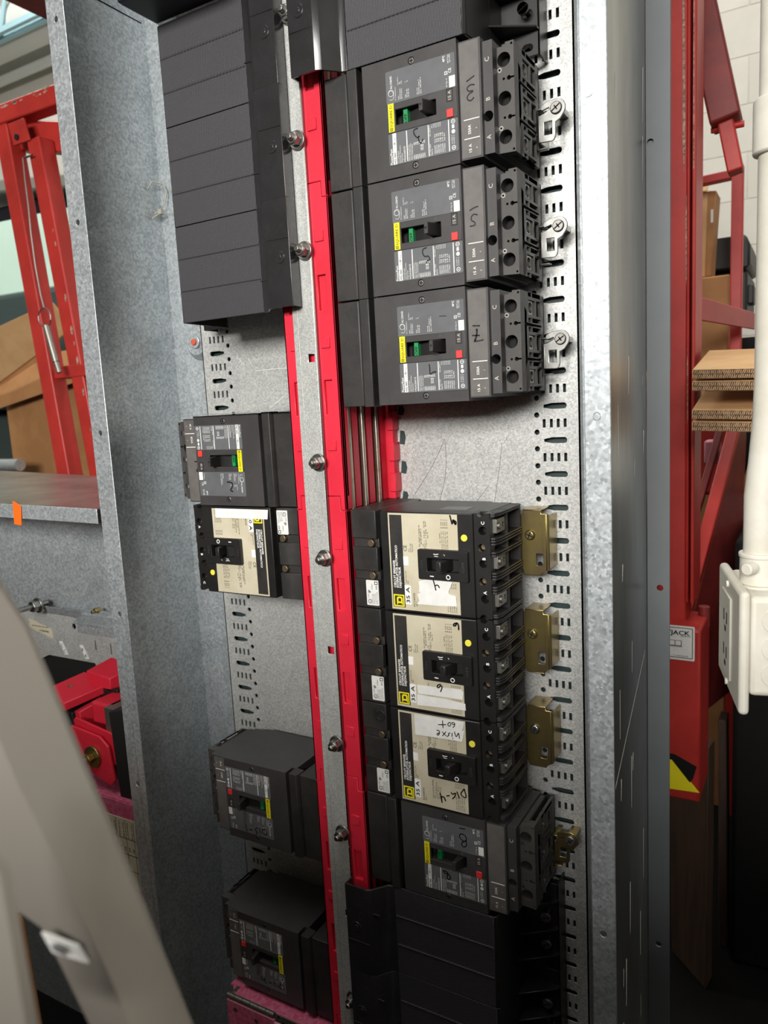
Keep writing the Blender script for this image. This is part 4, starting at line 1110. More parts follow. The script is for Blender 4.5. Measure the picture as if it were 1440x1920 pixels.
mp = MB().prism([(-1.0, -.705), (-.69, -.705), (-.575, -.7105), (-.42, -.716), (-.42, -1.2), (-1.0, -1.2)], 'Y', -.002, 0,
                [[(-.70, -.786), (-.5765, -.7855), (-.556, -.84), (-.556, -1.15), (-.90, -1.15), (-.90, -.80), (-.735, -.800)],
                 circ(-.6215, -.7245, .0052, 18), rect(-.5715, -.5685, -.7620, -.7440), rect(-.5330, -.5300, -.7650, -.7455), circ(-.5605, -.7265, .0018, 8), circ(-.5350, -.7320, .0018, 8), rect(-.516, -.509, -.7315, -.7295), circ(-.5400, -.7800, .0020, 8), circ(-.508, -.766, .0018, 8), circ(-.507, -.776, .0018, 8)])
part('mounting_pan', mp, M['pan'], p2)
part('pan_step', MB().prism([(-.012, -.690), (-.002, -.7045), (.0, -.7065), (-.004, -.7065), (-.0135, -.6905)], 'X', -.69, -.42), M['galv'], p2, bevel=.0005)
part('angle_bracket', MB().box(-.5750, -.42, -.030, -.0285, -.7220, -.7060).prism([(-.030, -.7065), (-.002, -.6885), (-.002, -.6900), (-.030, -.7080)], 'X', -.585, -.42), M['galv'], p2, bevel=.0006)
part('bracket_screw', MB().cyl((-.5500, -.6880), 'Y', .0055, -.012, -.002, 6).cyl((-.5500, -.6880), 'Y', .0030, -.018, -.012, 12), M['gold'], p2, bevel=.0005)
gs = part('ground_stud', MB().cyl((-.6900, -.6880), 'Y', .0048, -.062, .0, 14), M['zinc'], p2, bevel=.0005, label='threaded stud with nut on the step')
part('nut', MB().cyl((-.6900, -.6880), 'Y', .0105, -.032, -.021, 6).cyl((-.6900, -.6880), 'Y', .0135, -.021, -.017, 20), M['zinc'], gs, bevel=.0008)
lb = part('warning_label', MB().prism([(-.747, -.738), (-.744, -.722), (-.683, -.736), (-.681, -.754)], 'Y', -.0028, -.0021), M['tan'], p2, label='small tan printed label')
part('label_print', MB().text('NEUTRAL SERVICE GROUND', -.738, -.7350, .0022, .045, up=False, y=-.0031).text('ATTENTION', -.718, -.7430, .0030, .026, up=False, y=-.0031, bold=.02), M['ink'], lb)
for (cx, cz, a, b_) in ((-.655, -.768, 'C', 'C'), (-.600, -.769, 'B', 'A')):
    s_ = part('phase_sticker', MB().prism([(cx - .0115, cz + .012), (cx - .003, cz + .0125), (cx + .010, cz - .011), (cx + .0005, cz - .0115)], 'Y', -.0028, -.0021), M['paper'], p2)
    part('phase_letter', MB().text(a, cx - .0065, cz + .0015, .0065, up=False, y=-.0031).text(b_, cx - .001, cz - .0085, .0065, up=False, y=-.0031), M['ink'], s_)
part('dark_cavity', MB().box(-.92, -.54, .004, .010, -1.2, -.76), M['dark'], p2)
# red insulators of the second panel
ins = MB()
ins.prism([(-.5860, -.8000), (-.5100, -.7600), (-.4640, -.7580), (-.4640, -.7820), (-.4760, -.7900), (-.4960, -.7950), (-.5200, -.8180), (-.5760, -.8130)], 'Y', -.084, -.074)
part('bus_insulator', MB().hexa([(-.5830, -.112, -.810), (-.5170, -.112, -.820), (-.480, -.045, -.803), (-.550, -.045, -.794),
                                 (-.5860, -.112, -.800), (-.5170, -.112, -.806), (-.480, -.045, -.790), (-.550, -.045, -.782)]), M['red'], p2, bevel=.0015)
part('bus_insulator', MB().hexa([(-.5250, -.060, -.792), (-.4700, -.060, -.800), (-.4550, -.020, -.790), (-.5100, -.020, -.780),
                                 (-.5250, -.060, -.772), (-.4700, -.060, -.778), (-.4550, -.020, -.768), (-.5100, -.020, -.760)]), M['red'], p2, bevel=.0015)
part('insulator_screw', MB().cyl((-.545, -.075), 'Z', .007, -.801, -.793, 16), M['brass'], p2, bevel=.0006)
part('phase_barrier', MB().hexa([(-.570, -.100, -.880), (-.512, -.100, -.890), (-.495, -.05, -.89), (-.555, -.05, -.875),
                                 (-.575, -.100, -.818), (-.519, -.100, -.828), (-.500, -.05, -.815), (-.560, -.05, -.805)]), M['black'], p2, bevel=.001)
part('phase_barrier', MB().hexa([(-.512, -.095, -.900), (-.5, -.095, -.900), (-.470, -.03, -.900), (-.482, -.03, -.900),
                                 (-.518, -.095, -.826), (-.506, -.095, -.826), (-.470, -.03, -.800), (-.482, -.03, -.800)]), M['red'], p2, bevel=.001)
part('phase_barrier', MB().box(-.50, -.455, -.060, -.02, -.90, -.795), M['black'], p2, bevel=.001)
part('terminal_pad', MB().box(-.560, -.516, -.100, -.060, -.895, -.868), M['lug'], p2, bevel=.003)
pl = part('bus_insulator', MB().prism([(-.5010, -.8410), (-.4960, -.8360), (-.4330, -.8430), (-.4150, -.8560), (-.4080, -.9090), (-.4170, -.9190), (-.4480, -.9100), (-.4800, -.8900)], 'Y', -.1200, -.1155), M['red'], p2, bevel=.0012)
part('insulator_bolt', MB().cyl((-.4500, -.8775), 'Y', .0175, -.1240, -.1200, 28).cyl((-.4500, -.8775), 'Y', .0085, -.1340, -.1240, 6).cyl((-.4500, -.8775), 'Y', .0045, -.1400, -.1340, 14), M['gold'], pl, bevel=.0008)
part('bus_insulator', MB().prism([(-.5000, -.8310), (-.4950, -.8260), (-.4150, -.8380), (-.3980, -.8500), (-.3950, -.8900), (-.4900, -.8800)], 'Y', -.1120, -.1080), M['red'], p2, bevel=.0012)
part('bus_insulator', MB().box(-.470, -.420, -.100, -.05, -.835, -.800), M['red'], p2, bevel=.004)
part('copper_joint', MB().box(-.4300, -.3960, -.108, -.05, -.915, -.800), M['lug'], p2, bevel=.001)
part('fuse_block', MB().hexa([(-.4020, -.118, -.935), (-.3500, -.118, -.935), (-.3500, -.03, -.935), (-.4020, -.03, -.935),
                              (-.4080, -.118, -.800), (-.3500, -.118, -.785), (-.3500, -.03, -.785), (-.4080, -.03, -.800)]), M['dark'], p2, bevel=.002)
br = MB().box(-.62, -.345, -.1275, -.1250, -1.24, -.9350)
part('barrier_board', br, M['gpo'], p2, label='pink red board with a printed table')
part('barrier_board', MB().hexa([(-.62, -.126, -.936), (-.345, -.126, -.936), (-.345, -.04, -.936), (-.62, -.04, -.936), (-.62, -.126, -.933), (-.345, -.126, -.933), (-.345, -.04, -.933), (-.62, -.04, -.933)]), M['gpo'], p2, label='horizontal pink board under the insulators')
lb = part('table_label', MB().prism([(-.520, -.9600), (-.3548, -.9600), (-.3548, -1.0600), (-.3600, -1.0720), (-.520, -1.0720)], 'Y', -.1285, -.1276), M['tan'], p2, label='cream printed instruction table')
tb = MB()
for z in (-.9920, -1.0180, -1.0440):
    tb.box(-.520, -.3550, -.1288, -.1285, z, z + .0006)
for x in (-.4850, -.4450, -.4050, -.3850, -.3680):
    tb.box(x, x + .0005, -.1288, -.1285, -1.071, -.9620)
for i in range(11):
    x = -.4600 + i * .0090
    tb.text(('TORQUE', 'lb-in', 'WIRE', 'AWG', 'kcmil', 'LUG', 'BOLT', 'AL/CU', 'BUS', 'MAIN', 'N-m')[i], x, -.9900, .0026, .0240, y=-.1288)
    tb.text(('250', '375', '600', '275', '90', '120', '50', '14', '45', '28', '180')[i], x, -1.0130, .0028, .0080, y=-.1288)
part('label_print', tb, M['ink'], lb)
solo('kraft_carton', MB().hexa([(-.66, -.46, -1.55), (-.37, -.42, -1.55), (-.36, -.29, -1.55), (-.66, -.29, -1.55), (-.70, -.42, -1.02), (-.415, -.40, -1.00), (-.392, -.29, -1.01), (-.66, -.29, -.99)]), M['cardboard'], 'brown kraft carton in the bottom left corner behind the blurred angle', 'box', bevel=.012, seg=3)
solo('orange_tag', MB().hexa([(-.5255, -.1525, -.5150), (-.5085, -.1525, -.5165), (-.5085, -.1515, -.5165), (-.5255, -.1515, -.5150),
                              (-.5240, -.1518, -.4800), (-.5060, -.1518, -.4870), (-.5060, -.1508, -.4870), (-.5240, -.1508, -.4800)]), M['orange'],
     'orange strip of tape hanging from the lip of the lower left panel', 'tag', bevel=.0003, seg=1)

# ================================================================== LEFT BACKGROUND
lf = thing('lift_guardrail', 'red chipped steel lift railing behind the panel on the left', 'lift', (-1.45, .62, -1.55))
def bm(p0, p1, w, h, up=(0, 0, 1)):
    return MB().beam(p0, p1, w, h, up)
part('post', bm((-1.3133, .628, -1.55), (-1.5145, .628, .470), .055, .05, (0, 1, 0)), M['liftred'], lf, bevel=.004)
part('post', bm((-1.156, .628, -1.55), (-1.3816, .628, .40), .052, .05, (0, 1, 0)), M['liftred'], lf, bevel=.004)
part('top_rail', bm((-2.2, .622, .5000), (-.95, .622, .478), .05, .050), M['liftred'], lf, bevel=.004)
part('mid_rail', bm((-1.40, .626, -.2310), (-.95, .626, -.2310), .05, .034), M['liftred'], lf, bevel=.003)
part('return_rail', bm((-1.49, .655, .440), (-1.05, .72, .350), .04, .080), M['liftred'], lf, bevel=.004, label='deep red return rail with bolt holes')
part('gusset', MB().prism([(-1.47, .455), (-1.40, .455), (-1.385, .395), (-1.455, .395)], 'Y', .597, .603), M['liftred'], lf, bevel=.001)
part('rail_hole', MB().cyl((-1.435, .412), 'Y', .008, .592, .598, 14), M['dark'], lf)
part('rail_hole', MB().cyl((-1.300, .392), 'Y', .008, .650, .668, 14), M['dark'], lf)
part('roof_beam', bm((-1.14, -.3, .685), (-1.14, 1.4, .685), .12, .12), M['liftdark'], lf, bevel=.004, label='dark red overhead beam')
ch = MB()
random.seed(3)
for i in range(34):
    x = -1.9 + random.random() * .9
    z = .520 - (x + 1.9) * .0176 - random.random() ** 2 * .018
    r = .003 + random.random() * .007
    ch.prism([(x + r * 1.8 * math.cos(a) * (0.6 + .6 * random.random()), z - .002 + r * .45 * math.sin(a)) for a in [k * math.pi / 3 for k in range(6)]], 'Y', .5963, .5966)
for i in range(26):
    f_ = random.random()
    x = -1.397 - .081 * f_ + .055 / 2 - .003
    r = .003 + random.random() * .006
    x2 = -1.156 - .2256 * f_ * 1.98 / 1.95 + .018
    ch.prism([(x2 + r * .6 * math.cos(a) * (0.6 + .6 * random.random()), -1.55 + 1.95 * f_ + r * 1.6 * math.sin(a)) for a in [k * math.pi / 3 for k in range(6)]], 'Y', .6022, .6032)
part('paint_chips', ch, M['chip'], lf, kind='stuff')
tp = thing('lanyard_pin', 'steel locking pin and ring hanging on a wire beside the red post', 'pin', (-1.36, .57, -.14))
part('wire', MB().tube([(-1.415, .600, .355), (-1.372, .590, .352), (-1.405, .585, .350), (-1.400, .580, .29), (-1.392, .575, .22), (-1.390, .572, .15), (-1.385, .570, .06), (-1.375, .569, -.02), (-1.366, .568, -.055)], .0025, 6), M['dullsteel'], tp)
part('ring', MB().tube([(-1.366 + .026 * math.cos(a), .566, -.082 + .026 * math.sin(a)) for a in [k * math.pi / 10 for k in range(20)]], .002, 6, close=True), M['dullsteel'], tp)
part('pin', MB().tube([(-1.360, .563, -.105), (-1.335, .563, -.205)], .0095, 12).tube([(-1.335, .563, -.206), (-1.326, .563, -.235)], .0075, 12), M['lug'], tp)

tk = thing('parked_truck', 'grey vehicle with pale green windshield and amber beacon behind the red railing', 'vehicle', (-2.8, 1.9, -1.55))
part('roof', bm((-3.6, 1.75, .855), (-1.9, 1.75, .63), .35, .062, (0, 0, 1)), M['truck'], tk, bevel=.01)
part('cab_interior', MB().box(-3.4, -2.2, 1.72, 1.9, .2, .74), M['navy'], tk, bevel=.02)
part('windshield', MB().hexa([(-3.6, 1.50, .255), (-2.36, 1.50, .235), (-2.36, 1.52, .235), (-3.6, 1.52, .255), (-3.6, 1.62, .645), (-2.42, 1.62, .605), (-2.42, 1.64, .605), (-3.6, 1.64, .645)]), M['mint'], tk, bevel=.006)
part('hood', MB().hexa([(-3.6, 1.30, -.30), (-2.0, 1.30, -.30), (-2.0, 1.70, -.30), (-3.6, 1.70, -.30), (-3.6, 1.45, .256), (-2.1, 1.45, .222), (-2.1, 1.70, .222), (-3.6, 1.70, .256)]), M['teal'], tk, bevel=.03)
part('body', MB().box(-3.6, -2.0, 1.5, 3.0, -1.25, -.30), M['teal'], tk, bevel=.03)
for x in (-3.2, -2.3):
    part('wheel', MB().cyl((1.75, -1.25), 'X', .30, x - .1, x + .1, 28), M['blackbox'], tk, bevel=.03)
part('beacon', MB().cyl((-2.36, 1.70), 'Z', .035, .69, .735, 18).cyl((-2.36, 1.70), 'Z', .035, .735, .765, 18, r2=.015), M['amber'], tk, bevel=.008, label='amber beacon lamp')
part('grab_handle', MB().tube([(-2.30, 1.60, .55), (-2.20, 1.60, .62), (-2.12, 1.60, .45), (-2.18, 1.60, .33)], .02, 8), M['truck'], tk)

solo('cardboard_flap', MB().hexa([(-2.52, 1.10, -.235), (-1.93, 1.10, -.025), (-1.93, 1.112, -.025), (-2.52, 1.112, -.235),
                                  (-2.47, 1.02, -.030), (-1.93, 1.02, .062), (-1.93, 1.032, .062), (-2.47, 1.032, -.030)]), M['cardlight'],
     'pale cardboard sheet leaning over the brown carton behind the red posts', 'cardboard', bevel=.002)
bx = thing('brown_carton', 'large brown carton behind the red posts, left of the panel', 'box', (-2.2, 1.3, -1.55))
part('carton_body', MB().box(-2.48, -1.80, 1.16, 1.285, -1.55, -.095), M['cardboard'], bx, bevel=.006)
part('carton_flap', MB().hexa([(-2.48, 1.10, -.31), (-1.80, 1.10, -.20), (-1.80, 1.105, -.20), (-2.48, 1.105, -.31), (-2.48, 1.16, -.10), (-1.80, 1.16, -.095), (-1.80, 1.165, -.095), (-2.48, 1.165, -.10)]), M['cardboard'], bx, bevel=.001)
solo('steel_tube', MB().tube([(-2.75, 1.02, -.525), (-2.225, 1.02, -.530)], .024, 14), M['galv'], 'short grey steel tube beside the brown carton on the left', 'tube')
solo('air_duct', MB().cyl((2.78, 2.28), 'X', .145, -7, 4, 36), M['duct'], 'wide pale round duct running along the back wall up high', 'duct')
solo('wall_pipe', MB().cyl((2.95, 2.115), 'X', .032, -7, 4, 18), M['duct'], 'thin pale pipe under the round duct on the back wall', 'pipe')
jo = thing('roof_joist', 'pale blue open web roof joist under the ceiling at upper left', 'joist', (-3, 2.6, 2.15))
part('bottom_chord', MB().box(-7, 4, 2.57, 2.60, 2.150, 2.185).box(-7, 4, 2.64, 2.67, 2.150, 2.185), M['joist'], jo, bevel=.003)
part('top_chord', MB().box(-7, 4, 2.58, 2.66, 2.60, 2.66), M['joist'], jo, bevel=.003)
jw0 = None
for i in range(24):
    x = -7 + i * .46
    if jw0 is None:
        jw0 = part('web_bar', MB().tube([(x, 2.62, 2.17), (x + .2, 2.62, 2.62)], .014, 8).tube([(x + .26, 2.62, 2.62), (x + .44, 2.62, 2.17)], .014, 8), M['joist'], jo)
        jx = x
    else:
        o = jw0.copy()
        COL.objects.link(o)
        o.location = (x - jx, 0, 0)

# ================================================================== RIGHT BACKGROUND
ms = thing('lift_mast', 'tall red lift mast right of the panel with a white safety sticker', 'lift', (.30, .58, -1.55))
part('mast_post', MB().box(.2540, .3020, .555, .63, -1.12, .95), M['liftred'], ms, bevel=.003)
part('mast_channel', MB().box(.3020, .3065, .550, .63, -.745, .95).box(.3105, .3165, .545, .63, -.745, .95), M['liftred'], ms, bevel=.002)
part('channel_back', MB().box(.2950, .3160, .575, .63, -.745, .95), M['liftdark'], ms)
part('wear_streaks', MB().prism([(.2935, .26), (.2965, .26), (.2985, .02), (.2965, -.02), (.2945, .02)], 'Y', .5544, .5548)
     .prism([(.2990, -.10), (.3010, -.05), (.3020, -.19), (.3005, -.20)], 'Y', .5544, .5548).prism([(.3112, .26), (.3125, .26), (.3135, -.02), (.3120, -.02)], 'Y', .5444, .5448)
     .prism([(.3030, -.33), (.3042, -.30), (.3050, -.42), (.3038, -.43)], 'Y', .5494, .5498), M['chip'], ms, label='worn bare streaks along the mast')
bxm = part('mast_box', MB().box(.2500, .3340, .500, .62, -1.092, -.778), M['liftred'], ms, bevel=.004)
st_ = part('sticker', MB().prism(rrect(.2560, .3245, -.8335, -.7690 - .0035, .002), 'Y', .4990, .4996), M['paper'], bxm, label='white sticker with an open book symbol')
k = MB().prism(rrect(.2570, .3215, -.8295, -.7755, .001), 'Y', .4983, .4987, [rrect(.2580, .3205, -.8285, -.7765, .001)])
k.text('SKYJACK', .2640, -.7885, .0078, .0530, up=False, y=.4984, bold=.02)
k.ribbon([(.3020, -.7905), (.3180, -.7905)], .0008, .4984)
k.prism(rect(.2825, .3035, -.8085, -.7985), 'Y', .4983, .4987, [rect(.2835, .2926, -.8075, -.7990), rect(.2934, .3025, -.8075, -.7990)])
k.ribbon([(.2815, -.8092), (.2925, -.8098), (.3045, -.8092)], .0008, .4984)
k.text('137682AAAA', .2900, -.8270, .0025, .0240, up=False, y=.4984)
part('sticker_print', k, M['ink'], st_)
part('hazard_label', MB().prism([(.2500, -1.0150), (.2860, -1.0150), (.3340, -1.0720), (.2500, -1.0770)], 'Y', .4990, .4996), M['yellow'], bxm, label='torn yellow hazard triangle')
part('hazard_black', MB().prism([(.2500, -1.0060), (.2930, -1.0080), (.3290, -1.0240), (.3230, -1.0480), (.3180, -1.0560), (.2880, -1.0190), (.2500, -1.0190)], 'Y', .4984, .4988), M['ink'], bxm)
part('hinge_knuckle', MB().cyl((.327, .60), 'Z', .010, -.80, -.762, 14), M['liftdark'], ms, bevel=.001)
part('diagonal_arm', bm((.215, .72, .70), (.3440, .72, .090), .05, .075, (0, 1, 0)), M['liftdark'], ms, bevel=.004)
part('arm_pin', MB().cyl((.72, .085), 'X', .006, .318, .372, 12), M['liftred'], ms, bevel=.001)
part('arm_tip', bm((.338, .72, .115), (.360, .72, .005), .026, .04, (0, 1, 0)), M['liftred'], ms, bevel=.003)
part('lower_beam', MB().beam((.2760, .70, -.83), (.3560, .95, -.405), .024, .05, (0, 1, 0)), M['liftred'], ms, bevel=.003, label='sloping red beam below the cardboard')
part('lower_web', MB().hexa([(.2880, .74, -1.05), (.3500, .97, -1.05), (.3500, 1.0, -1.05), (.2880, .77, -1.05), (.2880, .74, -.83), (.3640, .97, -.42), (.3640, 1.0, -.42), (.2880, .77, -.83)]), M['liftdark'], ms, bevel=.002)
part('lower_brace', MB().beam((.262, .80, -.72), (.316, .95, -.46), .014, .03, (0, 1, 0)), M['liftdark'], ms, bevel=.002)
part('back_plate', MB().box(.235, .345, 1.05, 1.07, -.62, -.40), M['liftred'], ms, bevel=.01)
part('small_box', MB().box(.285, .315, .93, .98, -.535, -.485), M['gpo_edge'], ms, bevel=.004)
rg = thing('rear_rail_frame', 'bright red thin rail frame behind the lift mast on the right', 'rail', (.31, 1.3, -1.55))
part('upright', MB().box(.2985, .3255, 1.30, 1.33, -1.55, .165), M['liftred'], rg, bevel=.003)
part('cross_bar', MB().beam((.0, 1.315, .134), (.315, 1.315, .146), .03, .021), M['liftred'], rg, bevel=.003)
part('cross_bar', MB().hexa([(.262, .78, -.232), (.3560, 1.28, -.236), (.3560, 1.30, -.236), (.262, .80, -.232), (.262, .78, -.182), (.3560, 1.28, -.195), (.3560, 1.30, -.195), (.262, .80, -.182)]), M['liftred'], rg, bevel=.002)
part('frame_leg', MB().box(.0, .027, 1.30, 1.33, -1.55, .16), M['liftred'], rg, bevel=.003)

bA = thing('standing_carton', 'tan carton standing upright against the white wall behind the lift', 'box', (.2, 1.45, -.075))
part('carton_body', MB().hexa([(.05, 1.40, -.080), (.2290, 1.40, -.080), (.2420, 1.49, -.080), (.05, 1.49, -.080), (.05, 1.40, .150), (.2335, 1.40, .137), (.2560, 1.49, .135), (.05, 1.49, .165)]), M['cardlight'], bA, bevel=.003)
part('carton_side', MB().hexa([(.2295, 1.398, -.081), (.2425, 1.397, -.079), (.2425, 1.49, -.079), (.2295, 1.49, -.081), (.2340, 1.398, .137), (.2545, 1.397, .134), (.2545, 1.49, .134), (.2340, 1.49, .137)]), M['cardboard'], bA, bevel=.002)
part('carton_flap', MB().hexa([(.05, 1.395, .135), (.2340, 1.395, .137), (.2340, 1.400, .137), (.05, 1.400, .135), (.05, 1.44, .185), (.2300, 1.44, .172), (.2300, 1.445, .172), (.05, 1.445, .185)]), M['cardlight'], bA, bevel=.001)
part('shipping_label', MB().box(.2415, .2475, 1.3955, 1.3968, .055, .088), M['paper'], bA)
solo('low_carton', MB().box(.05, .2940, 1.34, 1.49, -1.55, -.0885), M['cardboard'], 'brown carton under the standing tan carton behind the lift', 'box', bevel=.004)
bc = thing('black_case', 'black plastic tool case standing by the white wall on the right', 'case', (.30, 1.65, -.6))
part('case_lid', MB().prism([(.10, -.050), (.3130, -.057), (.3290, -.050), (.3285, .002), (.3180, .031), (.10, .031)], 'Y', 1.50, 1.78), M['blackbox'], bc, bevel=.006)
part('case_body', MB().prism([(.10, -.062), (.3230, -.064), (.3225, -.175), (.3180, -.195), (.10, -.195)], 'Y', 1.505, 1.775), M['blackbox'], bc, bevel=.006)
part('case_latch', MB().box(.3205, .3370, 1.53, 1.60, -.150, -.098), M['blackbox'], bc, bevel=.004)
part('case_base', MB().box(.10, .60, 1.60, 1.85, -1.55, -.235), M['floorbox'], bc, bevel=.01, label='black stand under the tool case')

# flat cardboard sheets in two stacks
def sheets(z0, n, label_top, x0, y0):
    for i in range(n):
        lab = label_top[i]
        tt = thing('cardboard_sheet', lab, 'cardboard', (.45, .45, z0 - i * .0185), 'flat cardboard sheets')
        dz = -i * .0172
        th = .0135
        P = [(.3370, .36, -.3435), (.75, .33, -.3620), (.75, .62, -.3230), (.3270, .64, -.3060)]
        a = [(x, y, z + z0 + .345 + dz) for x, y, z in P]
        bt = [(x, y, z - th) for x, y, z in a]
        part('sheet_board', MB().hexa(bt + a), M['cardlight'], tt, bevel=.0006, seg=1)
        e = MB()
        (xa, ya, za), (xb, yb, zb) = a[0], a[1]
        n_ = 150
        for q in range(n_):
            f0, f1 = q / n_, (q + .5) / n_
            for lay in (.0010, .0072):
                e.add([(xa + (xb - xa) * f, ya + (yb - ya) * f - .0006, za + (zb - za) * f - lay - o_) for f, o_ in ((f0, .0052), (f1, .0006), (f1 + .0018, .0006), (f0 + .0018, .0052))], [(0, 1, 2, 3)])
        part('corrugation', e, M['cardlight'], tt, kind='stuff')
        part('cut_edge', MB().hexa([(xa + .001, ya - .0004, za - .0130), (xb, yb - .0004, zb - .0130), (xb, yb + .002, zb - .0130), (xa + .001, ya + .002, za - .0130), (xa + .001, ya - .0004, za - .0006), (xb, yb - .0004, zb - .0006), (xb, yb + .002, zb - .0006), (xa + .001, ya + .002, za - .0006)]), M['cardedge'], tt)
sheets(-.345, 2, ['top sheet of the cardboard stack beside the lift mast', 'second sheet of the cardboard stack beside the lift mast'], .2, .36)
sheets(-.345 - .058, 2, ['upper of the two lower cardboard sheets beside the lift mast', 'lowest of the cardboard sheets beside the lift mast'], .2, .36)
solo('wrapping_paper', MB().hexa([(.345, 1.02, -.62), (.46, 1.02, -.60), (.46, 1.25, -.60), (.345, 1.25, -.62), (.375, 1.05, -.50), (.44, 1.05, -.46), (.44, 1.2, -.46), (.38, 1.2, -.49)]), M['cardboard'], 'crumpled brown packing paper behind the white conduit', 'paper', bevel=.02, seg=3)
solo('plywood_board', MB().hexa([(.2560, .70, -1.55), (.3330, .62, -1.55), (.3400, .66, -1.55), (.2600, .74, -1.55), (.2500, .70, -1.09), (.3300, .66, -1.06), (.3370, .70, -1.06), (.2560, .74, -1.09)]), M['wood'], 'dark brown board standing under the red mast box', 'board', bevel=.002)
solo('timber_post', MB().hexa([(.342, .76, -1.55), (.360, .76, -1.55), (.360, .82, -1.55), (.342, .82, -1.55), (.332, .80, -1.06), (.348, .80, -1.06), (.348, .85, -1.06), (.332, .85, -1.06)]), M['wood'], 'dark timber leaning beside the red mast box', 'timber', bevel=.002)
solo('black_cabinet', MB().box(.366, 1.5, .72, 1.5, -1.55, -.66), M['floorbox'], 'low black cabinet behind the white junction box', 'cabinet', bevel=.01)

# ================================================================== WHITE JUNCTION BOX ON CONDUIT
jb = thing('junction_box', 'white painted outlet box with cover plate hanging from a white conduit', 'junction box', (.47, -.05, -.66))
e_ = Vector((-.2345, .9721, 0))            # along the cover plate
n_ = Vector((-.9721, -.2345, 0))           # out of the cover plate
c0 = Vector((.4415, -.1240, 0))            # near edge of the plate
def JB(a, d, z):
    p = c0 + e_ * a + n_ * d
    return (p.x, p.y, z)
def jbox(a0, a1, d0, d1, z0, z1):
    return MB().hexa([JB(a0, d0, z0), JB(a0, d1, z0), JB(a1, d1, z0), JB(a1, d0, z0), JB(a0, d0, z1), JB(a0, d1, z1), JB(a1, d1, z1), JB(a1, d0, z1)])
part('cover_plate', jbox(0, .125, -.009, 0, -.6600, -.5475), M['whitebox'], jb, bevel=.004, seg=3)
part('receptacle_face', jbox(.040, .090, 0, .002, -.6440, -.5640), M['whitebox'], jb, bevel=.001)
pk = MB()
for z in (-.588, -.622):
    for a in (.056, .072):
        pk.join(jbox(a, a + .003, .002, .0024, z - .005, z + .006))
    pk.join(jbox(.062, .069, .002, .0024, z - .014, z - .009))
part('receptacle_slots', pk, M['dark'], jb)
for z_ in (-.5555, -.6520):
    part('cover_screw', MB().tube([JB(.064, 0, z_), JB(.064, .002, z_)], .0032, 12), M['whitebox'], jb)
part('box_body', jbox(.006, .119, -.052, -.009, -.6440, -.5530), M['whitebox'], jb, bevel=.005, seg=3)
kn = None
for i, z in enumerate((-.5740, -.5990, -.6230)):
    p = Vector(JB(.006, -.030, z))
    q = -e_
    part('knockout', MB().tube([p + q * .0, p + q * .0008], .0115, 24), M['whitebox'], jb, bevel=.0003, seg=1)
cx, cy, _ = JB(.050, -.0245, 0)
part('connector', MB().cyl((cx, cy), 'Z', .0185, -.5540, -.5510, 28).cyl((cx, cy), 'Z', .0172, -.5510, -.5240, 28).cyl((cx, cy), 'Z', .0182, -.5260, -.5215, 28), M['whitebox'], jb, bevel=.0012)
part('set_screw', MB().tube([JB(.030, -.016, -.532), JB(.022, -.008, -.532)], .0055, 12), M['whitebox'], jb, bevel=.001)
cd_ = thing('white_conduit', 'white painted vertical conduit above the junction box at the right edge', 'conduit', (cx, cy, -.52))
part('conduit_pipe', MB().tube([(cx, cy, -.524), (cx, cy, -.47), (cx + .003, cy, -.44), (cx + .006, cy, -.40), (cx + .007, cy, -.36), (cx + .007, cy, 3.0)], .0145, 28), M['whitebox'], cd_)
part('coupling', MB().cyl((cx + .007, cy), 'Z', .0190, -.1770, -.1320, 28), M['whitebox'], cd_, bevel=.002)

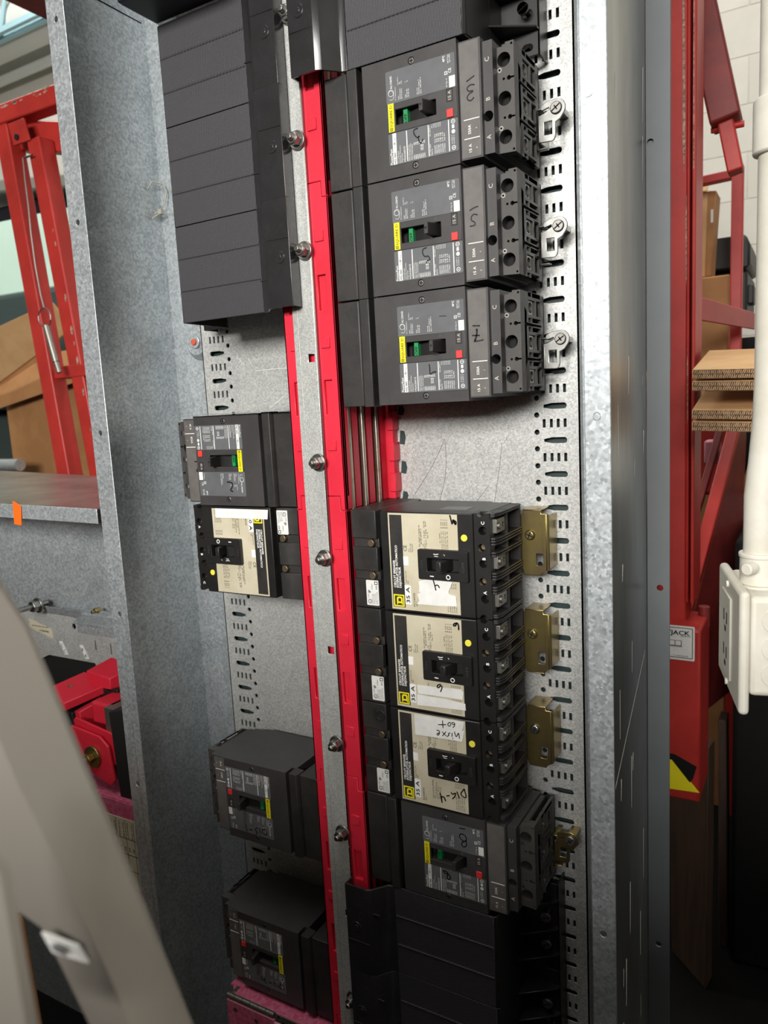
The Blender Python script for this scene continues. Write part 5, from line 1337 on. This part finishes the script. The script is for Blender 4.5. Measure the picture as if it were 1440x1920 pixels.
# ================================================================== BLURRED BRACKET CLOSE TO THE LENS
fg = thing('steel_angle', 'blurred pale grey steel angle with a white sticker, close in the lower left', 'bracket', (.28, -.68, -.60))
Rr = [(.2408, -.6734, -.4074), (.2583, -.6684, -.4383), (.2686, -.6668, -.4651), (.2813, -.665, -.4984), (.2936, -.6631, -.5303), (.3036, -.6619, -.5577), (.3195, -.6598, -.6006)]
Mm = [(.2455, -.6915, -.4190), (.2565, -.688, -.4449), (.2640, -.6870, -.4660), (.272, -.6859, -.4863), (.285, -.6831, -.5149), (.2984, -.6807, -.5469), (.3162, -.678, -.5933)]
Lf = [(.2300, -.7010, -.5150), (.2400, -.6990, -.5200), (.2487, -.6943, -.5252), (.2635, -.6869, -.533), (.2705, -.6838, -.5390), (.2772, -.6823, -.5533), (.2978, -.6782, -.6)]
def strip(A, Bq, off):
    m = MB()
    n = len(A)
    o = Vector(off)
    vs = [Vector(p) for p in A] + [Vector(p) for p in Bq] + [Vector(p) + o for p in A] + [Vector(p) + o for p in Bq]
    fs = []
    for i in range(n - 1):
        fs += [(i, n + i, n + i + 1, i + 1), (2 * n + i, 2 * n + i + 1, 3 * n + i + 1, 3 * n + i), (i, i + 1, 2 * n + i + 1, 2 * n + i), (n + i, 3 * n + i, 3 * n + i + 1, n + i + 1)]
    fs += [(0, 2 * n, 3 * n, n), (n - 1, 2 * n - 1, 4 * n - 1, 3 * n - 1)]
    return m.add(vs, fs)
part('shaded_leg', strip(Mm, Rr, (-.002, .003, 0)), M['fore'], fg)
part('lit_leg', strip(Lf, Mm, (-.002, .003, 0)), M['fore'], fg)
lb = part('sticker', MB().hexa([(.2778, -.6885, -.5352), (.2810, -.6876, -.5420), (.2812, -.6868, -.5420), (.2780, -.6877, -.5352), (.2895, -.6842, -.5390), (.2918, -.6826, -.5458), (.2920, -.6818, -.5458), (.2897, -.6834, -.5390)]), M['paper'], fg, label='white sticker on the pale angle')
part('sticker_print', MB().hexa([(.2822, -.6886, -.5378), (.2832, -.6882, -.5402), (.2834, -.6878, -.5402), (.2824, -.6882, -.5378), (.2862, -.6872, -.5392), (.2871, -.6868, -.5418), (.2873, -.6864, -.5418), (.2864, -.6868, -.5392)]), M['label'], lb)
solo('grey_plate_corner', MB().hexa([(.2980, -.7205, -.4740), (.3092, -.7171, -.4877), (.3092, -.7140, -.4877), (.2980, -.7175, -.4740), (.3000, -.7280, -.5380), (.3179, -.7204, -.5375), (.3179, -.7170, -.5375), (.3000, -.7250, -.5380)]), M['fore'],
     'blurred pale grey corner of a plate at the bottom left edge', 'plate')
